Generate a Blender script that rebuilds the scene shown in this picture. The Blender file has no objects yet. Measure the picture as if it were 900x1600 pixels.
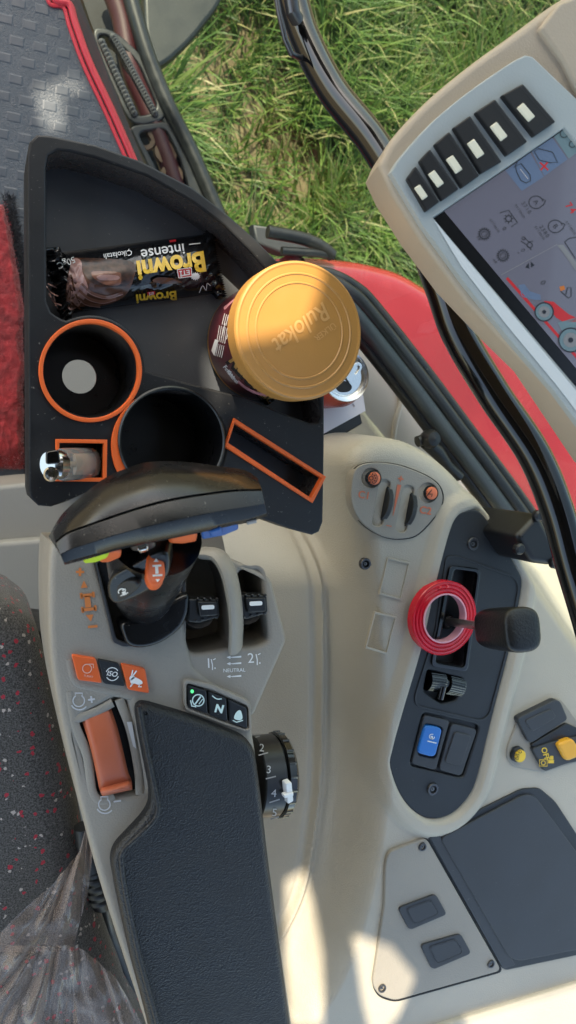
import bpy, bmesh, math, random
import numpy as np
from mathutils import Vector, Matrix, noise
from mathutils.geometry import tessellate_polygon
random.seed(7)
rng = np.random.default_rng(7)
S = bpy.context.scene
COL = S.collection

# ------------------------------------------------------------------ camera
FPX = 1200.0                       # focal length in photo pixels (photo 900 x 1600)
CAMZ = 1.25
_u = Vector((490, -110, 1200)).normalized()          # world up seen in camera axes
_x = (Vector((1, 0, 0)) - _u * _u.x).normalized()
_y = _u.cross(_x)
R = Matrix((_x, _y, _u))
CAM = Vector((0, 0, CAMZ))
cd = bpy.data.cameras.new('camera')
cam = bpy.data.objects.new('camera', cd)
COL.objects.link(cam)
cam.matrix_world = Matrix.Translation(CAM) @ R.to_4x4()
cd.sensor_fit = 'VERTICAL'
cd.sensor_height = 24
cd.lens = 24 * FPX / 1600
cd.clip_start = 0.01
cd.clip_end = 2000
cd.dof.use_dof = True
cd.dof.focus_distance = .62
cd.dof.aperture_fstop = 9
S.camera = cam

# ------------------------------------------------------------------ light
SUN_EL = math.radians(50)
SUN_H = Vector((-0.35, 0.94)).normalized()
SUND = Vector((SUN_H.x * math.cos(SUN_EL), SUN_H.y * math.cos(SUN_EL), math.sin(SUN_EL)))
w = bpy.data.worlds.new('World')
S.world = w
w.use_nodes = True
nt = w.node_tree
sky = nt.nodes.new('ShaderNodeTexSky')
sky.sky_type = 'NISHITA'
sky.sun_disc = False
sky.sun_elevation = SUN_EL
sky.sun_rotation = math.atan2(SUN_H.x, SUN_H.y)
sky.dust_density = 2.0
sky.air_density = 1.0
sky.ozone_density = 0.6
bg = nt.nodes['Background']
bg.inputs['Strength'].default_value = 0.15
nt.links.new(sky.outputs[0], bg.inputs[0])
sl = bpy.data.lights.new('sun', 'SUN')
sl.energy = 2.8
sl.angle = math.radians(0.5)
sl.color = (1.0, 0.94, 0.86)
so = bpy.data.objects.new('sun', sl)
COL.objects.link(so)
so.rotation_euler = SUND.to_track_quat('Z', 'Y').to_euler()
so.location = (0, 2, 4)
vs = S.view_settings
vs.view_transform = 'Standard'
vs.look = 'None'
vs.gamma = 1
vs.exposure = 1.85
vs.use_curve_mapping = False
try:
    vs.use_white_balance = True
    vs.white_balance_temperature = 7600
    vs.white_balance_tint = 6
except Exception:
    pass
S.cycles.max_bounces = 8
S.cycles.transparent_max_bounces = 12

# ------------------------------------------------------------------ helpers
def ray(px, py):
    return R @ Vector((px - 450.0, 800.0 - py, -FPX))

class Pl:
    """a plane in the scene; hit() sends a photo pixel onto it"""
    def __init__(s, o, n):
        s.o = Vector(o); s.n = Vector(n).normalized()
    def hit(s, px, py, off=0.0):
        d = ray(px, py)
        t = (s.o + s.n * off - CAM).dot(s.n) / d.dot(s.n)
        return CAM + d * t

def H(z):
    return Pl((0, 0, z), (0, 0, 1))

def P(px, py, z):
    return H(z).hit(px, py)

class Cyl:
    def __init__(s, c, a, r):
        s.c = Vector(c); s.a = Vector(a).normalized(); s.r = r
    def hit(s, px, py, off=0.0):
        d = ray(px, py).normalized()
        o = CAM - s.c
        dp = d - s.a * d.dot(s.a); op = o - s.a * o.dot(s.a)
        r = s.r + off
        A = dp.dot(dp); B = 2 * dp.dot(op); C = op.dot(op) - r * r
        D = max(0.0, B * B - 4 * A * C)
        t = (-B - math.sqrt(D)) / (2 * A)
        return CAM + d * t

def rnd(poly, r, k=5):
    out = []
    n = len(poly)
    for i in range(n):
        p0 = Vector(poly[i - 1][:2]); p = Vector(poly[i][:2]); p1 = Vector(poly[(i + 1) % n][:2])
        a = p0 - p; b = p1 - p
        ra = min(r, a.length * .45); rb = min(r, b.length * .45)
        A = p + a.normalized() * ra; B = p + b.normalized() * rb
        for j in range(k + 1):
            t = j / k
            out.append(tuple(A * (1 - t) ** 2 + p * 2 * t * (1 - t) + B * t * t))
    return out

def cr(pts, k=6, closed=False):
    """Catmull-Rom through points of any dimension"""
    pts = [np.array(p, float) for p in pts]
    n = len(pts); out = []
    rngi = range(n if closed else n - 1)
    for i in rngi:
        if closed:
            a, b, c, d = pts[i - 1], pts[i], pts[(i + 1) % n], pts[(i + 2) % n]
        else:
            b, c = pts[i], pts[i + 1]
            a = pts[i - 1] if i > 0 else 2 * b - c
            d = pts[i + 2] if i + 2 < n else 2 * c - b
        for j in range(k):
            t = j / k
            out.append(tuple(.5 * (2 * b + (c - a) * t + (2 * a - 5 * b + 4 * c - d) * t * t + (3 * b - a - 3 * c + d) * t ** 3)))
    if not closed:
        out.append(tuple(pts[-1]))
    return out

def circ(cx, cy, rx, ry=None, n=40, a0=0, a1=360):
    ry = rx if ry is None else ry
    full = abs(a1 - a0) >= 360
    m = n if full else n + 1
    return [(cx + rx * math.cos(math.radians(a0 + (a1 - a0) * i / n)), cy + ry * math.sin(math.radians(a0 + (a1 - a0) * i / n))) for i in range(m)]

def rot(poly, c, a):
    a = math.radians(a); ca, sa = math.cos(a), math.sin(a)
    return [(c[0] + (x - c[0]) * ca - (y - c[1]) * sa, c[1] + (x - c[0]) * sa + (y - c[1]) * ca) for x, y in poly]

def rect(cx, cy, w_, h_, a=0, r=0):
    q = [(cx - w_ / 2, cy - h_ / 2), (cx + w_ / 2, cy - h_ / 2), (cx + w_ / 2, cy + h_ / 2), (cx - w_ / 2, cy + h_ / 2)]
    if r: q = rnd(q, r)
    return rot(q, (cx, cy), a)

def shrink(poly, f, c=None):
    if c is None:
        c = (sum(p[0] for p in poly) / len(poly), sum(p[1] for p in poly) / len(poly))
    return [(c[0] + (x - c[0]) * f, c[1] + (y - c[1]) * f) for x, y in poly]

_tc = {}
def text_mesh(s, bold=0.0, spacing=1.0):
    k = (s, bold, spacing)
    if k in _tc: return _tc[k]
    c = bpy.data.curves.new('t', 'FONT')
    c.body = s; c.size = 1; c.align_x = 'CENTER'; c.align_y = 'CENTER'; c.offset = bold; c.space_character = spacing
    c.resolution_u = 4
    o = bpy.data.objects.new('t', c)
    COL.objects.link(o)
    bpy.context.view_layer.update()
    dg = bpy.context.evaluated_depsgraph_get()
    m = o.evaluated_get(dg).to_mesh()
    v = [tuple(q.co[:2]) for q in m.vertices]; f = [tuple(p.vertices) for p in m.polygons]
    o.evaluated_get(dg).to_mesh_clear()
    bpy.data.objects.remove(o); bpy.data.curves.remove(c)
    _tc[k] = (v, f)
    return v, f

from mathutils.geometry import delaunay_2d_cdt
def in2d(c, L):
    r_ = False
    for i in range(len(L)):
        p, q = L[i - 1], L[i]
        if (p.y > c.y) != (q.y > c.y) and c.x < (q.x - p.x) * (c.y - p.y) / (q.y - p.y) + p.x: r_ = not r_
    return r_
def tri2d(loops):
    """triangles of a polygon with holes: first loop outer, the others holes"""
    pts = []; edges = []
    for L in loops:
        o0 = len(pts); pts += list(L)
        edges += [(o0 + i, o0 + (i + 1) % len(L)) for i in range(len(L))]
    cv, _, cf = delaunay_2d_cdt(pts, edges, [], 0, 1e-7)[:3]
    keep = []
    for f in cf:
        c = sum((cv[i] for i in f), Vector((0, 0))) / len(f)
        if in2d(c, loops[0]) and not any(in2d(c, h_) for h_ in loops[1:]): keep.append(tuple(f))
    return cv, keep

ORIGIN = {}
class MB:
    def __init__(s):
        s.v = []; s.f = []; s.m = []
    def add(s, vs_, fs, m=0):
        o = len(s.v)
        s.v += [Vector(q) for q in vs_]
        for f in fs:
            s.f.append(tuple(i + o for i in f)); s.m.append(m)
        return s
    def prism(s, poly, pl, top=0.0, bot=-.01, m=0, holes=(), mh=None, mf=None, scale=1.0):
        """poly in photo pixels on the plane raised by top, walls down along the plane's normal. holes: (poly, depth, floor?)"""
        if not hasattr(s, 'pend'): s.pend = []
        s.pend.append((poly, pl, top, bot, m, holes, mh, mf, scale))
        return s
    def _prism(s, poly, pl, top, bot, m, holes, mh, mf, scale, bev, seg):
        n3 = pl.n; u = n3.orthogonal().normalized(); v = n3.cross(u)
        o3 = pl.o + n3 * top
        bev = min(bev, (top - bot) * .48)
        mhh = m if mh is None else mh; mff = mhh if mf is None else mf
        def flat(L):
            out = []
            for x, y in L:
                p = pl.hit(x, y, top) - o3
                q = np.array([p.dot(u), p.dot(v)])
                if not out or np.hypot(*(q - out[-1])) > 2e-5: out.append(q)
            if np.hypot(*(out[0] - out[-1])) < 2e-5: out.pop()
            A = np.array(out)
            ar = .5 * np.sum(A[:, 0] * np.roll(A[:, 1], -1) - np.roll(A[:, 0], -1) * A[:, 1])
            return A if ar > 0 else A[::-1]
        def inset(A, d):          # positive d moves towards the inside of a counter-clockwise loop
            e = np.roll(A, -1, 0) - A
            e /= np.linalg.norm(e, axis=1)[:, None]
            nn = np.stack([-e[:, 1], e[:, 0]], 1)
            n1 = np.roll(nn, 1, 0)
            k = 1 + np.sum(n1 * nn, 1)
            mit = (n1 + nn) / np.maximum(k, .35)[:, None]
            return A + mit * d
        def w3(A, dz): return [o3 + u * float(q[0]) + v * float(q[1]) + n3 * dz for q in A]
        steps = [(0.0, 0.0)]
        if bev > 0:
            steps = [(bev * (1 - math.cos(math.pi / 2 * k / seg)), -bev * (1 - math.sin(math.pi / 2 * k / seg))) for k in range(seg + 1)]
        if bev > 0: steps.append((bev * 1.15, 0.0))
        def wall(rows, mm, flip):
            base = len(s.v); k = len(rows[0])
            for r_ in rows: s.v += r_
            for j in range(len(rows) - 1):
                for i in range(k):
                    i2 = (i + 1) % k
                    f = (base + j * k + i, base + j * k + i2, base + (j + 1) * k + i2, base + (j + 1) * k + i)
                    s.f.append(f if not flip else tuple(reversed(f))); s.m.append(mm)
            return base, k, len(rows)
        A = flat(poly); c = A.mean(0)
        rows = [w3(c + (A - c) * scale, bot - top)] + [w3(inset(A, i_), z_) for i_, z_ in steps]
        b0, k0, r0 = wall(rows, m, False)
        tops = [(b0 + (r0 - 1) * k0, k0)]; t2 = [inset(A, steps[-1][0])]
        if not any(len(h) > 2 and not h[2] for h in holes):
            s.f.append(tuple(reversed(range(b0, b0 + k0)))); s.m.append(m)
        for h in holes:
            B = flat(h[0])
            hb = min(bev, h[1] * .48)
            st2 = steps if bev == 0 else [(i_ * hb / bev, z_ * hb / bev) for i_, z_ in steps]
            rr = [w3(B, -h[1])] + [w3(B, -max(hb * 1.0001, 1e-6))]
            b1, k1, r1 = wall(rr, mhh, True)
            b2, k2, r2 = wall([w3(inset(B, -i_), z_) for i_, z_ in st2], m, True)
            if r2 == 1: pass
            tops.append((b2 + (r2 - 1) * k2, k2)); t2.append(inset(B, -st2[-1][0]))
            if len(h) < 3 or h[2]:
                s.f.append(tuple(range(b1, b1 + k1))); s.m.append(mff)
        if k0 == 4 and not holes:
            s.f.append(tuple(range(tops[0][0], tops[0][0] + k0))); s.m.append(m)
        else:
            cv, cf = tri2d([[Vector((q[0], q[1])) for q in L] for L in t2])
            zt = steps[-1][1]
            o0 = len(s.v); s.v += [o3 + u * p.x + v * p.y + n3 * zt for p in cv]
            for t in cf:
                p = [o0 + i for i in t]
                a_, b_, c_ = (s.v[i] for i in p)
                if (b_ - a_).cross(c_ - a_).dot(n3) < 0: p.reverse()
                s.f.append(tuple(p)); s.m.append(m)
    def flush(s, bev=0, seg=3):
        for a in getattr(s, 'pend', []): s._prism(*a, bev, seg)
        s.pend = []
        return s
    def ring(s, outer, inner, pl, top, bot, m=0):
        return s.prism(outer, pl, top, bot, m, holes=[(inner, top - bot, False)])
    def poly(s, poly, sf, off=.0006, m=0):
        V = [sf(x, y, off) for x, y in poly]
        fl = [Vector((x, y, 0)) for x, y in poly]
        return s.add(V, [tuple(t) for t in tessellate_polygon([fl])], m)
    def line(s, pts, wd, sf, off=.0006, m=0, closed=False):
        pts = [Vector(p) for p in pts]
        if closed: pts = pts + [pts[0]]
        L = []; Rr = []
        for i, p in enumerate(pts):
            a = pts[max(0, i - 1)]; b = pts[min(len(pts) - 1, i + 1)]
            if closed and i in (0, len(pts) - 1):
                a = pts[-2]; b = pts[1]
            d = (b - a).normalized(); q = Vector((-d.y, d.x)) * wd / 2
            L.append(sf(p.x + q.x, p.y + q.y, off)); Rr.append(sf(p.x - q.x, p.y - q.y, off))
        n = len(pts)
        return s.add(L + Rr, [(i, i + 1, n + i + 1, n + i) for i in range(n - 1)], m)
    def text(s, t, x, y, size, a, sf, off=.0006, m=0, bold=0.0, shear=0.0, sx=1.0, spacing=1.0, arc=0.0):
        v, f = text_mesh(t, bold, spacing)
        ca, sa = math.cos(math.radians(a)), math.sin(math.radians(a))
        V = []
        for tx, ty in v:
            tx2 = (tx + shear * ty) * sx; ty = ty + arc * tx * tx
            V.append(sf(x + size * (tx2 * ca + ty * sa), y + size * (tx2 * sa - ty * ca), off))
        return s.add(V, f, m)
    def lathe(s, c, ax, prof, seg=48, m=0, cap0=False, cap1=False, mats=None):
        c = Vector(c); ax = Vector(ax).normalized(); u = ax.orthogonal().normalized(); v = ax.cross(u)
        V = []
        for r, t in prof:
            for i in range(seg):
                a = 2 * math.pi * i / seg
                V.append(c + ax * t + (u * math.cos(a) + v * math.sin(a)) * r)
        o = len(s.v); s.v += V
        for k in range(len(prof) - 1):
            mm = mats[k] if mats else m
            for i in range(seg):
                j = (i + 1) % seg
                s.f.append((o + k * seg + i, o + k * seg + j, o + (k + 1) * seg + j, o + (k + 1) * seg + i)); s.m.append(mm)
        if cap0: s.f.append(tuple(o + i for i in reversed(range(seg)))); s.m.append(mats[0] if mats else m)
        if cap1: s.f.append(tuple(o + (len(prof) - 1) * seg + i for i in range(seg))); s.m.append(mats[-1] if mats else m)
        return s
    def tube(s, pts, r, seg=14, m=0, flat=1.0):
        pts = [Vector(p) for p in pts]; n = len(pts)
        rs = r if isinstance(r, (list, tuple)) else [r] * n
        up = None; V = []
        for i, p in enumerate(pts):
            d = (pts[min(n - 1, i + 1)] - pts[max(0, i - 1)]).normalized()
            if up is None:
                up = d.orthogonal().normalized()
                if abs(d.z) < .9: up = (Vector((0, 0, 1)) - d * d.z).normalized()
            up = (up - d * up.dot(d)).normalized(); sd = d.cross(up)
            for k in range(seg):
                a = 2 * math.pi * k / seg
                V.append(p + up * math.cos(a) * rs[i] * flat + sd * math.sin(a) * rs[i])
        o = len(s.v); s.v += V
        for i in range(n - 1):
            for k in range(seg):
                j = (k + 1) % seg
                s.f.append((o + i * seg + k, o + i * seg + j, o + (i + 1) * seg + j, o + (i + 1) * seg + k)); s.m.append(m)
        s.f.append(tuple(o + k for k in reversed(range(seg)))); s.m.append(m)
        s.f.append(tuple(o + (n - 1) * seg + k for k in range(seg))); s.m.append(m)
        return s
    def grid(s, fn, nu, nv, m=0):
        o = len(s.v)
        for j in range(nv + 1):
            for i in range(nu + 1):
                s.v.append(Vector(fn(i / nu, j / nv)))
        for j in range(nv):
            for i in range(nu):
                a = o + j * (nu + 1) + i
                s.f.append((a, a + 1, a + nu + 2, a + nu + 1)); s.m.append(m)
        return s
    def build(s, name, mats, parent=None, bevel=0, seg=3, angle=40, recalc=True, solid=0, sub=0, bevmod=0):
        haspr = bool(getattr(s, 'pend', None)); s.flush(bevel, seg)
        if not isinstance(mats, (list, tuple)): mats = [mats]
        org = ORIGIN.get(parent.name, Vector()) if parent else Vector()
        loc = Vector()
        if parent is None and s.v:
            n = len(s.v); loc = sum(s.v, Vector()) / n
            loc.z = min(q.z for q in s.v)
            org = loc
        me = bpy.data.meshes.new(name)
        me.from_pydata([q - org for q in s.v], [], s.f)
        for mt in mats: me.materials.append(mt)
        me.polygons.foreach_set('material_index', s.m)
        if recalc and not haspr:
            bm = bmesh.new(); bm.from_mesh(me)
            bmesh.ops.recalc_face_normals(bm, faces=bm.faces)
            bm.to_mesh(me); bm.free()
        me.shade_smooth()
        me.set_sharp_from_angle(angle=math.radians(angle))
        me.update()
        o = bpy.data.objects.new(name, me)
        COL.objects.link(o)
        o.location = loc
        if parent: o.parent = parent
        ORIGIN[o.name] = org
        if solid:
            md = o.modifiers.new('solid', 'SOLIDIFY'); md.thickness = solid; md.offset = -1
        if bevmod:
            md = o.modifiers.new('bevel', 'BEVEL'); md.width = bevmod; md.segments = seg
            md.limit_method = 'ANGLE'; md.angle_limit = math.radians(35)
        if sub:
            md = o.modifiers.new('sub', 'SUBSURF'); md.levels = sub; md.render_levels = sub
        return o

def thing(name, label, cat, loc, group=None):
    o = bpy.data.objects.new(name, None)
    COL.objects.link(o)
    o.location = loc; o.empty_display_size = .02
    ORIGIN[o.name] = Vector(loc)
    return tag(o, label, cat, group)

def tag(o, label, cat, group=None):
    o['label'] = label; o['category'] = cat
    if group: o['group'] = group
    return o

def kind(o, k):
    o['kind'] = k
    return o

def mat(name, col, rough=.5, metal=0.0, bump=0.0, bscale=300.0, var=0.0, vscale=6.0, coat=0.0, spec=.5, dust=0.0, emit=0.0, rvar=0.0, sheen=0.0, scr=0.0):
    m = bpy.data.materials.new(name)
    m.use_nodes = True
    t = m.node_tree; b = t.nodes['Principled BSDF']
    c4 = (*col, 1)
    b.inputs['Base Color'].default_value = c4
    b.inputs['Roughness'].default_value = rough
    b.inputs['Metallic'].default_value = metal
    b.inputs['Specular IOR Level'].default_value = spec
    b.inputs['Coat Weight'].default_value = coat
    b.inputs['Sheen Weight'].default_value = sheen
    tc = t.nodes.new('ShaderNodeTexCoord')
    src = None
    if var or dust or rvar:
        n = t.nodes.new('ShaderNodeTexNoise'); n.inputs['Scale'].default_value = vscale; n.inputs['Detail'].default_value = 6
        t.links.new(tc.outputs['Object'], n.inputs['Vector'])
        if var:
            mr = t.nodes.new('ShaderNodeMapRange'); mr.inputs['From Min'].default_value = .3; mr.inputs['From Max'].default_value = .7
            mr.inputs['To Min'].default_value = 1 - var; mr.inputs['To Max'].default_value = 1 + var
            t.links.new(n.outputs['Fac'], mr.inputs['Value'])
            mx = t.nodes.new('ShaderNodeMix'); mx.data_type = 'RGBA'; mx.blend_type = 'MULTIPLY'; mx.inputs['Factor'].default_value = 1
            mx.inputs['A'].default_value = c4
            t.links.new(mr.outputs['Result'], mx.inputs['B'])
            src = mx.outputs['Result']
        if rvar:
            mr2 = t.nodes.new('ShaderNodeMapRange'); mr2.inputs['From Min'].default_value = .3; mr2.inputs['From Max'].default_value = .7
            mr2.inputs['To Min'].default_value = max(.02, rough - rvar); mr2.inputs['To Max'].default_value = rough + rvar
            n2 = t.nodes.new('ShaderNodeTexNoise'); n2.inputs['Scale'].default_value = vscale * 4; n2.inputs['Detail'].default_value = 8
            t.links.new(tc.outputs['Object'], n2.inputs['Vector'])
            t.links.new(n2.outputs['Fac'], mr2.inputs['Value']); t.links.new(mr2.outputs['Result'], b.inputs['Roughness'])
        if dust:
            # scattered specks of dust
            vo = t.nodes.new('ShaderNodeTexNoise'); vo.inputs['Scale'].default_value = 420; vo.inputs['Detail'].default_value = 2
            t.links.new(tc.outputs['Object'], vo.inputs['Vector'])
            cr_ = t.nodes.new('ShaderNodeMapRange'); cr_.inputs['From Min'].default_value = .70; cr_.inputs['From Max'].default_value = .78
            cr_.inputs['To Max'].default_value = dust
            t.links.new(vo.outputs['Fac'], cr_.inputs['Value'])
            m2 = t.nodes.new('ShaderNodeMix'); m2.data_type = 'RGBA'
            m2.inputs['B'].default_value = (.42, .39, .34, 1)
            t.links.new(cr_.outputs['Result'], m2.inputs['Factor'])
            if src: t.links.new(src, m2.inputs['A'])
            else: m2.inputs['A'].default_value = c4
            src = m2.outputs['Result']
    if src: t.links.new(src, b.inputs['Base Color'])
    if bump:
        nb = t.nodes.new('ShaderNodeTexNoise'); nb.inputs['Scale'].default_value = bscale; nb.inputs['Detail'].default_value = 3
        t.links.new(tc.outputs['Object'], nb.inputs['Vector'])
        bp = t.nodes.new('ShaderNodeBump'); bp.inputs['Strength'].default_value = bump; bp.inputs['Distance'].default_value = .002
        t.links.new(nb.outputs['Fac'], bp.inputs['Height']); t.links.new(bp.outputs['Normal'], b.inputs['Normal'])
    if emit:
        b.inputs['Emission Color'].default_value = c4; b.inputs['Emission Strength'].default_value = emit
    m.diffuse_color = c4
    return m

def N(m): return m.node_tree.nodes
def BS(m): return m.node_tree.nodes['Principled BSDF']

BEIGE = mat('beige plastic', (.42, .378, .310), .5, bump=.3, bscale=700, var=.09, vscale=6, dust=.3, rvar=.1)
BEIGE2 = mat('grey beige plastic', (.28, .253, .214), .48, bump=.25, bscale=700, var=.06, vscale=11, dust=.15, rvar=.08)
BEIGE3 = mat('pale trim', (.46, .43, .36), .5, bump=.08, bscale=800, var=.05, dust=.1)
BLACKP = mat('black plastic', (.008, .0085, .0095), .38, bump=.12, bscale=900, var=.15, vscale=14, dust=.25, rvar=.08)
CHARC = mat('charcoal plastic', (.012, .0138, .0168), .48, bump=.15, bscale=1100, var=.08, vscale=8, dust=.18, rvar=.07)
CHARC2 = mat('dark grey plastic', (.029, .031, .036), .5, bump=.1, bscale=1100, var=.06, dust=.15, rvar=.06)
GLOSSB = mat('gloss black', (.003, .003, .0035), .10, coat=.4, rvar=.05, vscale=8)
DARK = mat('deep black', (.004, .004, .004), .6)
ORANGE = mat('orange print', (.80, .13, .025), .42, bump=.1, bscale=900, var=.06)
ORANGEB = mat('orange button', (.72, .12, .03), .38, var=.05, dust=.1)
RUST = mat('rust orange lever', (.42, .105, .05), .42, bump=.1, bscale=900, var=.16, vscale=18, rvar=.1)
ORINK = mat('orange ink', (.62, .19, .05), .6)
PINKINK = mat('faded red ink', (.58, .15, .075), .6)
WHITE = mat('white ink', (.78, .78, .76), .5)
GREYINK = mat('grey ink', (.30, .30, .31), .6)
METAL = mat('steel', (.62, .62, .62), .28, metal=1, rvar=.1, vscale=20)
DMETAL = mat('dark steel', (.10, .10, .105), .35, metal=.8, rvar=.1, vscale=20)
BLUE = mat('blue switch', (.01, .16, .52), .3, var=.05)
BLUE2 = mat('dark blue button', (.012, .10, .34), .4)
YELLOW = mat('yellow button', (.75, .48, .03), .4)
AMBER = mat('amber rocker', (.75, .36, .03), .35)
LIME = mat('lime button', (.50, .68, .03), .4)
CREAM = mat('cream inlay', (.75, .70, .55), .5)

# ------------------------------------------------------------------ ground and grass
GZ = -1.2
soil = mat('soil', (.17, .135, .075), .95, bump=1.0, bscale=60, var=.45, vscale=7)
g = MB()
g.grid(lambda u, v: ((u - .5) * 900, (v - .5) * 900, GZ), 4, 4)
kind(g.build('ground', soil), 'structure')

def grass_mat():
    m = mat('grass blade', (.07, .12, .02), .5)
    t = m.node_tree; b = BS(m)
    ge = t.nodes.new('ShaderNodeNewGeometry')
    r = t.nodes.new('ShaderNodeValToRGB')
    e = r.color_ramp.elements
    e[0].position = 0; e[0].color = (.040, .095, .018, 1)
    e[1].position = 1; e[1].color = (.42, .36, .18, 1)
    for p, c in ((.3, (.075, .155, .028, 1)), (.62, (.125, .215, .042, 1)), (.82, (.19, .265, .065, 1)), (.90, (.26, .28, .11, 1))):
        q = e.new(p); q.color = c
    t.links.new(ge.outputs['Random Per Island'], r.inputs['Fac'])
    t.links.new(r.outputs['Color'], b.inputs['Base Color'])
    tr = t.nodes.new('ShaderNodeBsdfTranslucent')
    t.links.new(r.outputs['Color'], tr.inputs['Color'])
    mx = t.nodes.new('ShaderNodeMixShader'); mx.inputs[0].default_value = .35
    t.links.new(b.outputs[0], mx.inputs[1]); t.links.new(tr.outputs[0], mx.inputs[2])
    t.links.new(mx.outputs[0], t.nodes['Material Output'].inputs['Surface'])
    return m

def build_grass():
    cs = [P(150, -120, GZ), P(1000, -120, GZ), P(1000, 620, GZ), P(150, 620, GZ)]
    x0 = min(c.x for c in cs); x1 = max(c.x for c in cs); y0 = min(c.y for c in cs); y1 = max(c.y for c in cs)
    bare = P(370, 110, GZ); bare2 = P(330, 280, GZ); bare3 = P(420, 260, GZ)
    V = []; F = []
    ncl = 0
    tries = 0
    while ncl < 4200:
        tries += 1
        cx = random.uniform(x0, x1); cy = random.uniform(y0, y1)
        d = min((cx - bare.x) / .22 * (cx - bare.x) / .22 + ((cy - bare.y) / .30) ** 2,
                ((cx - bare2.x) / .16) ** 2 + ((cy - bare2.y) / .2) ** 2, ((cx - bare3.x) / .12) ** 2 + ((cy - bare3.y) / .3) ** 2)
        nz = noise.noise(Vector((cx * 3.1, cy * 3.1, 3)))
        if nz < -.28 and random.random() < .7: continue
        if d < 1 and random.random() < .72: continue
        ncl += 1
        big = .7 + .6 * (nz + .4) + random.uniform(-.1, .25)
        if d < 1.3: big *= .5
        lean0 = random.uniform(0, 6.28)
        for k in range(random.randint(9, 18)):
            bx = cx + random.gauss(0, .022); by = cy + random.gauss(0, .022)
            L = random.uniform(.10, .26) * max(.35, big); wd = random.uniform(.0022, .0058) * (1.1 if big > .8 else .8)
            az = lean0 + random.gauss(0, 1.1) if random.random() < .7 else random.uniform(0, 6.28)
            th = random.uniform(.25, .8); bend = random.uniform(.3, 1.2)
            dx, dy = math.cos(az), math.sin(az); qx, qy = -dy, dx
            o = len(V); px, pz, hx = 0, 0, 0
            ns = 4
            for i in range(ns + 1):
                t = i / ns; ww = wd * (1 - t ** 1.6 * .93)
                X = bx + dx * hx; Y = by + dy * hx; Z = GZ + max(pz, 0.003)
                V.append((X + qx * ww, Y + qy * ww, Z)); V.append((X - qx * ww, Y - qy * ww, Z))
                a = th + bend * t
                hx += math.sin(a) * L / ns; pz += math.cos(a) * L / ns
            for i in range(ns):
                F.append((o + 2 * i, o + 2 * i + 1, o + 2 * i + 3, o + 2 * i + 2))
    b = MB(); b.v = [Vector(q) for q in V]; b.f = F; b.m = [0] * len(F)
    o = b.build('grass', grass_mat(), recalc=False)
    o['label'] = 'long green meadow grass with dry straw patches seen through the window'
    o['category'] = 'grass'
    kind(o, 'stuff')
build_grass()

# ------------------------------------------------------------------ cab floor, mat, carpet
fl = MB()
def G(rx, ry, z):      # horizontal position given as pixels from the point under the camera
    return Vector((rx / 1200.0, -ry / 1200.0, z))
SILL = [P(95, -120, -.02), P(125, 0, -.02), P(165, 105, -.02), P(225, 255, -.02), P(275, 380, -.02)]
floor_poly = [Vector((-1.0, SILL[0].y, -.02))] + SILL + [Vector((SILL[-1].x + .1, -.9, -.02)), Vector((-1.0, -.9, -.02))]
FM = mat('cab floor rubber', (.03, .032, .034), .7, bump=.2, bscale=300)
n = len(floor_poly)
fl.add(floor_poly + [p - Vector((0, 0, .08)) for p in floor_poly], [tuple(range(n)), tuple(reversed(range(n, 2 * n)))] + [(i, (i + 1) % n, n + (i + 1) % n, n + i) for i in range(n)])
kind(fl.build('floor', FM), 'structure')

def mat_mat():
    m = mat('grey mat vinyl', (.045, .056, .070), .36, rvar=.1, vscale=20, var=.08, dust=.2)
    t = m.node_tree; b = BS(m)
    tc = t.nodes.new('ShaderNodeTexCoord')
    mp = t.nodes.new('ShaderNodeMapping'); mp.inputs['Rotation'].default_value = (0, 0, math.radians(4))
    t.links.new(tc.outputs['Object'], mp.inputs['Vector'])
    br = t.nodes.new('ShaderNodeTexBrick')
    br.offset = .5; br.inputs['Scale'].default_value = 1
    br.inputs['Brick Width'].default_value = .033; br.inputs['Row Height'].default_value = .027
    br.inputs['Mortar Size'].default_value = .0085; br.inputs['Mortar Smooth'].default_value = .3
    t.links.new(mp.outputs[0], br.inputs['Vector'])
    nz = t.nodes.new('ShaderNodeTexNoise'); nz.inputs['Scale'].default_value = 320; nz.inputs['Distortion'].default_value = 2.0
    t.links.new(tc.outputs['Object'], nz.inputs['Vector'])
    ml = t.nodes.new('ShaderNodeMath'); ml.operation = 'MULTIPLY'
    t.links.new(nz.outputs['Fac'], ml.inputs[0]); t.links.new(br.outputs['Fac'], ml.inputs[1])
    sb = t.nodes.new('ShaderNodeMath'); sb.operation = 'SUBTRACT'
    t.links.new(ml.outputs[0], sb.inputs[0]); t.links.new(br.outputs['Fac'], sb.inputs[1])
    bp = t.nodes.new('ShaderNodeBump'); bp.inputs['Strength'].default_value = .55; bp.inputs['Distance'].default_value = .0022
    t.links.new(sb.outputs[0], bp.inputs['Height']); t.links.new(bp.outputs[0], b.inputs['Normal'])
    return m
MATT = mat_mat()
fmat = thing('floor_mat', 'grey embossed floor mat edged with red piping beside the black tray', 'floor mat', P(60, 150, 0))
edge = [(-60, -60), (70, -60), (85, -4), (108, 8), (118, 40), (140, 100), (175, 175), (205, 243), (240, 325), (250, 420), (200, 640), (120, 735), (40, 747), (-60, 772)]
MB().prism(edge, H(.006), 0, -.02).build('mat_sheet', MATT, fmat)
edge2 = [(78, -40), (86, 0), (108, 7), (118, 38), (140, 98), (175, 173), (205, 241), (240, 323)]
MB().tube([P(x, y, .008) for x, y in cr(edge2, 6)], .0055, 10).tube([P(x - 9, y + 5, .007) for x, y in cr(edge2, 6)], .003, 8).build('piping', mat('red piping', (.55, .03, .045), .45, bump=.2, bscale=400), fmat)
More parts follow.
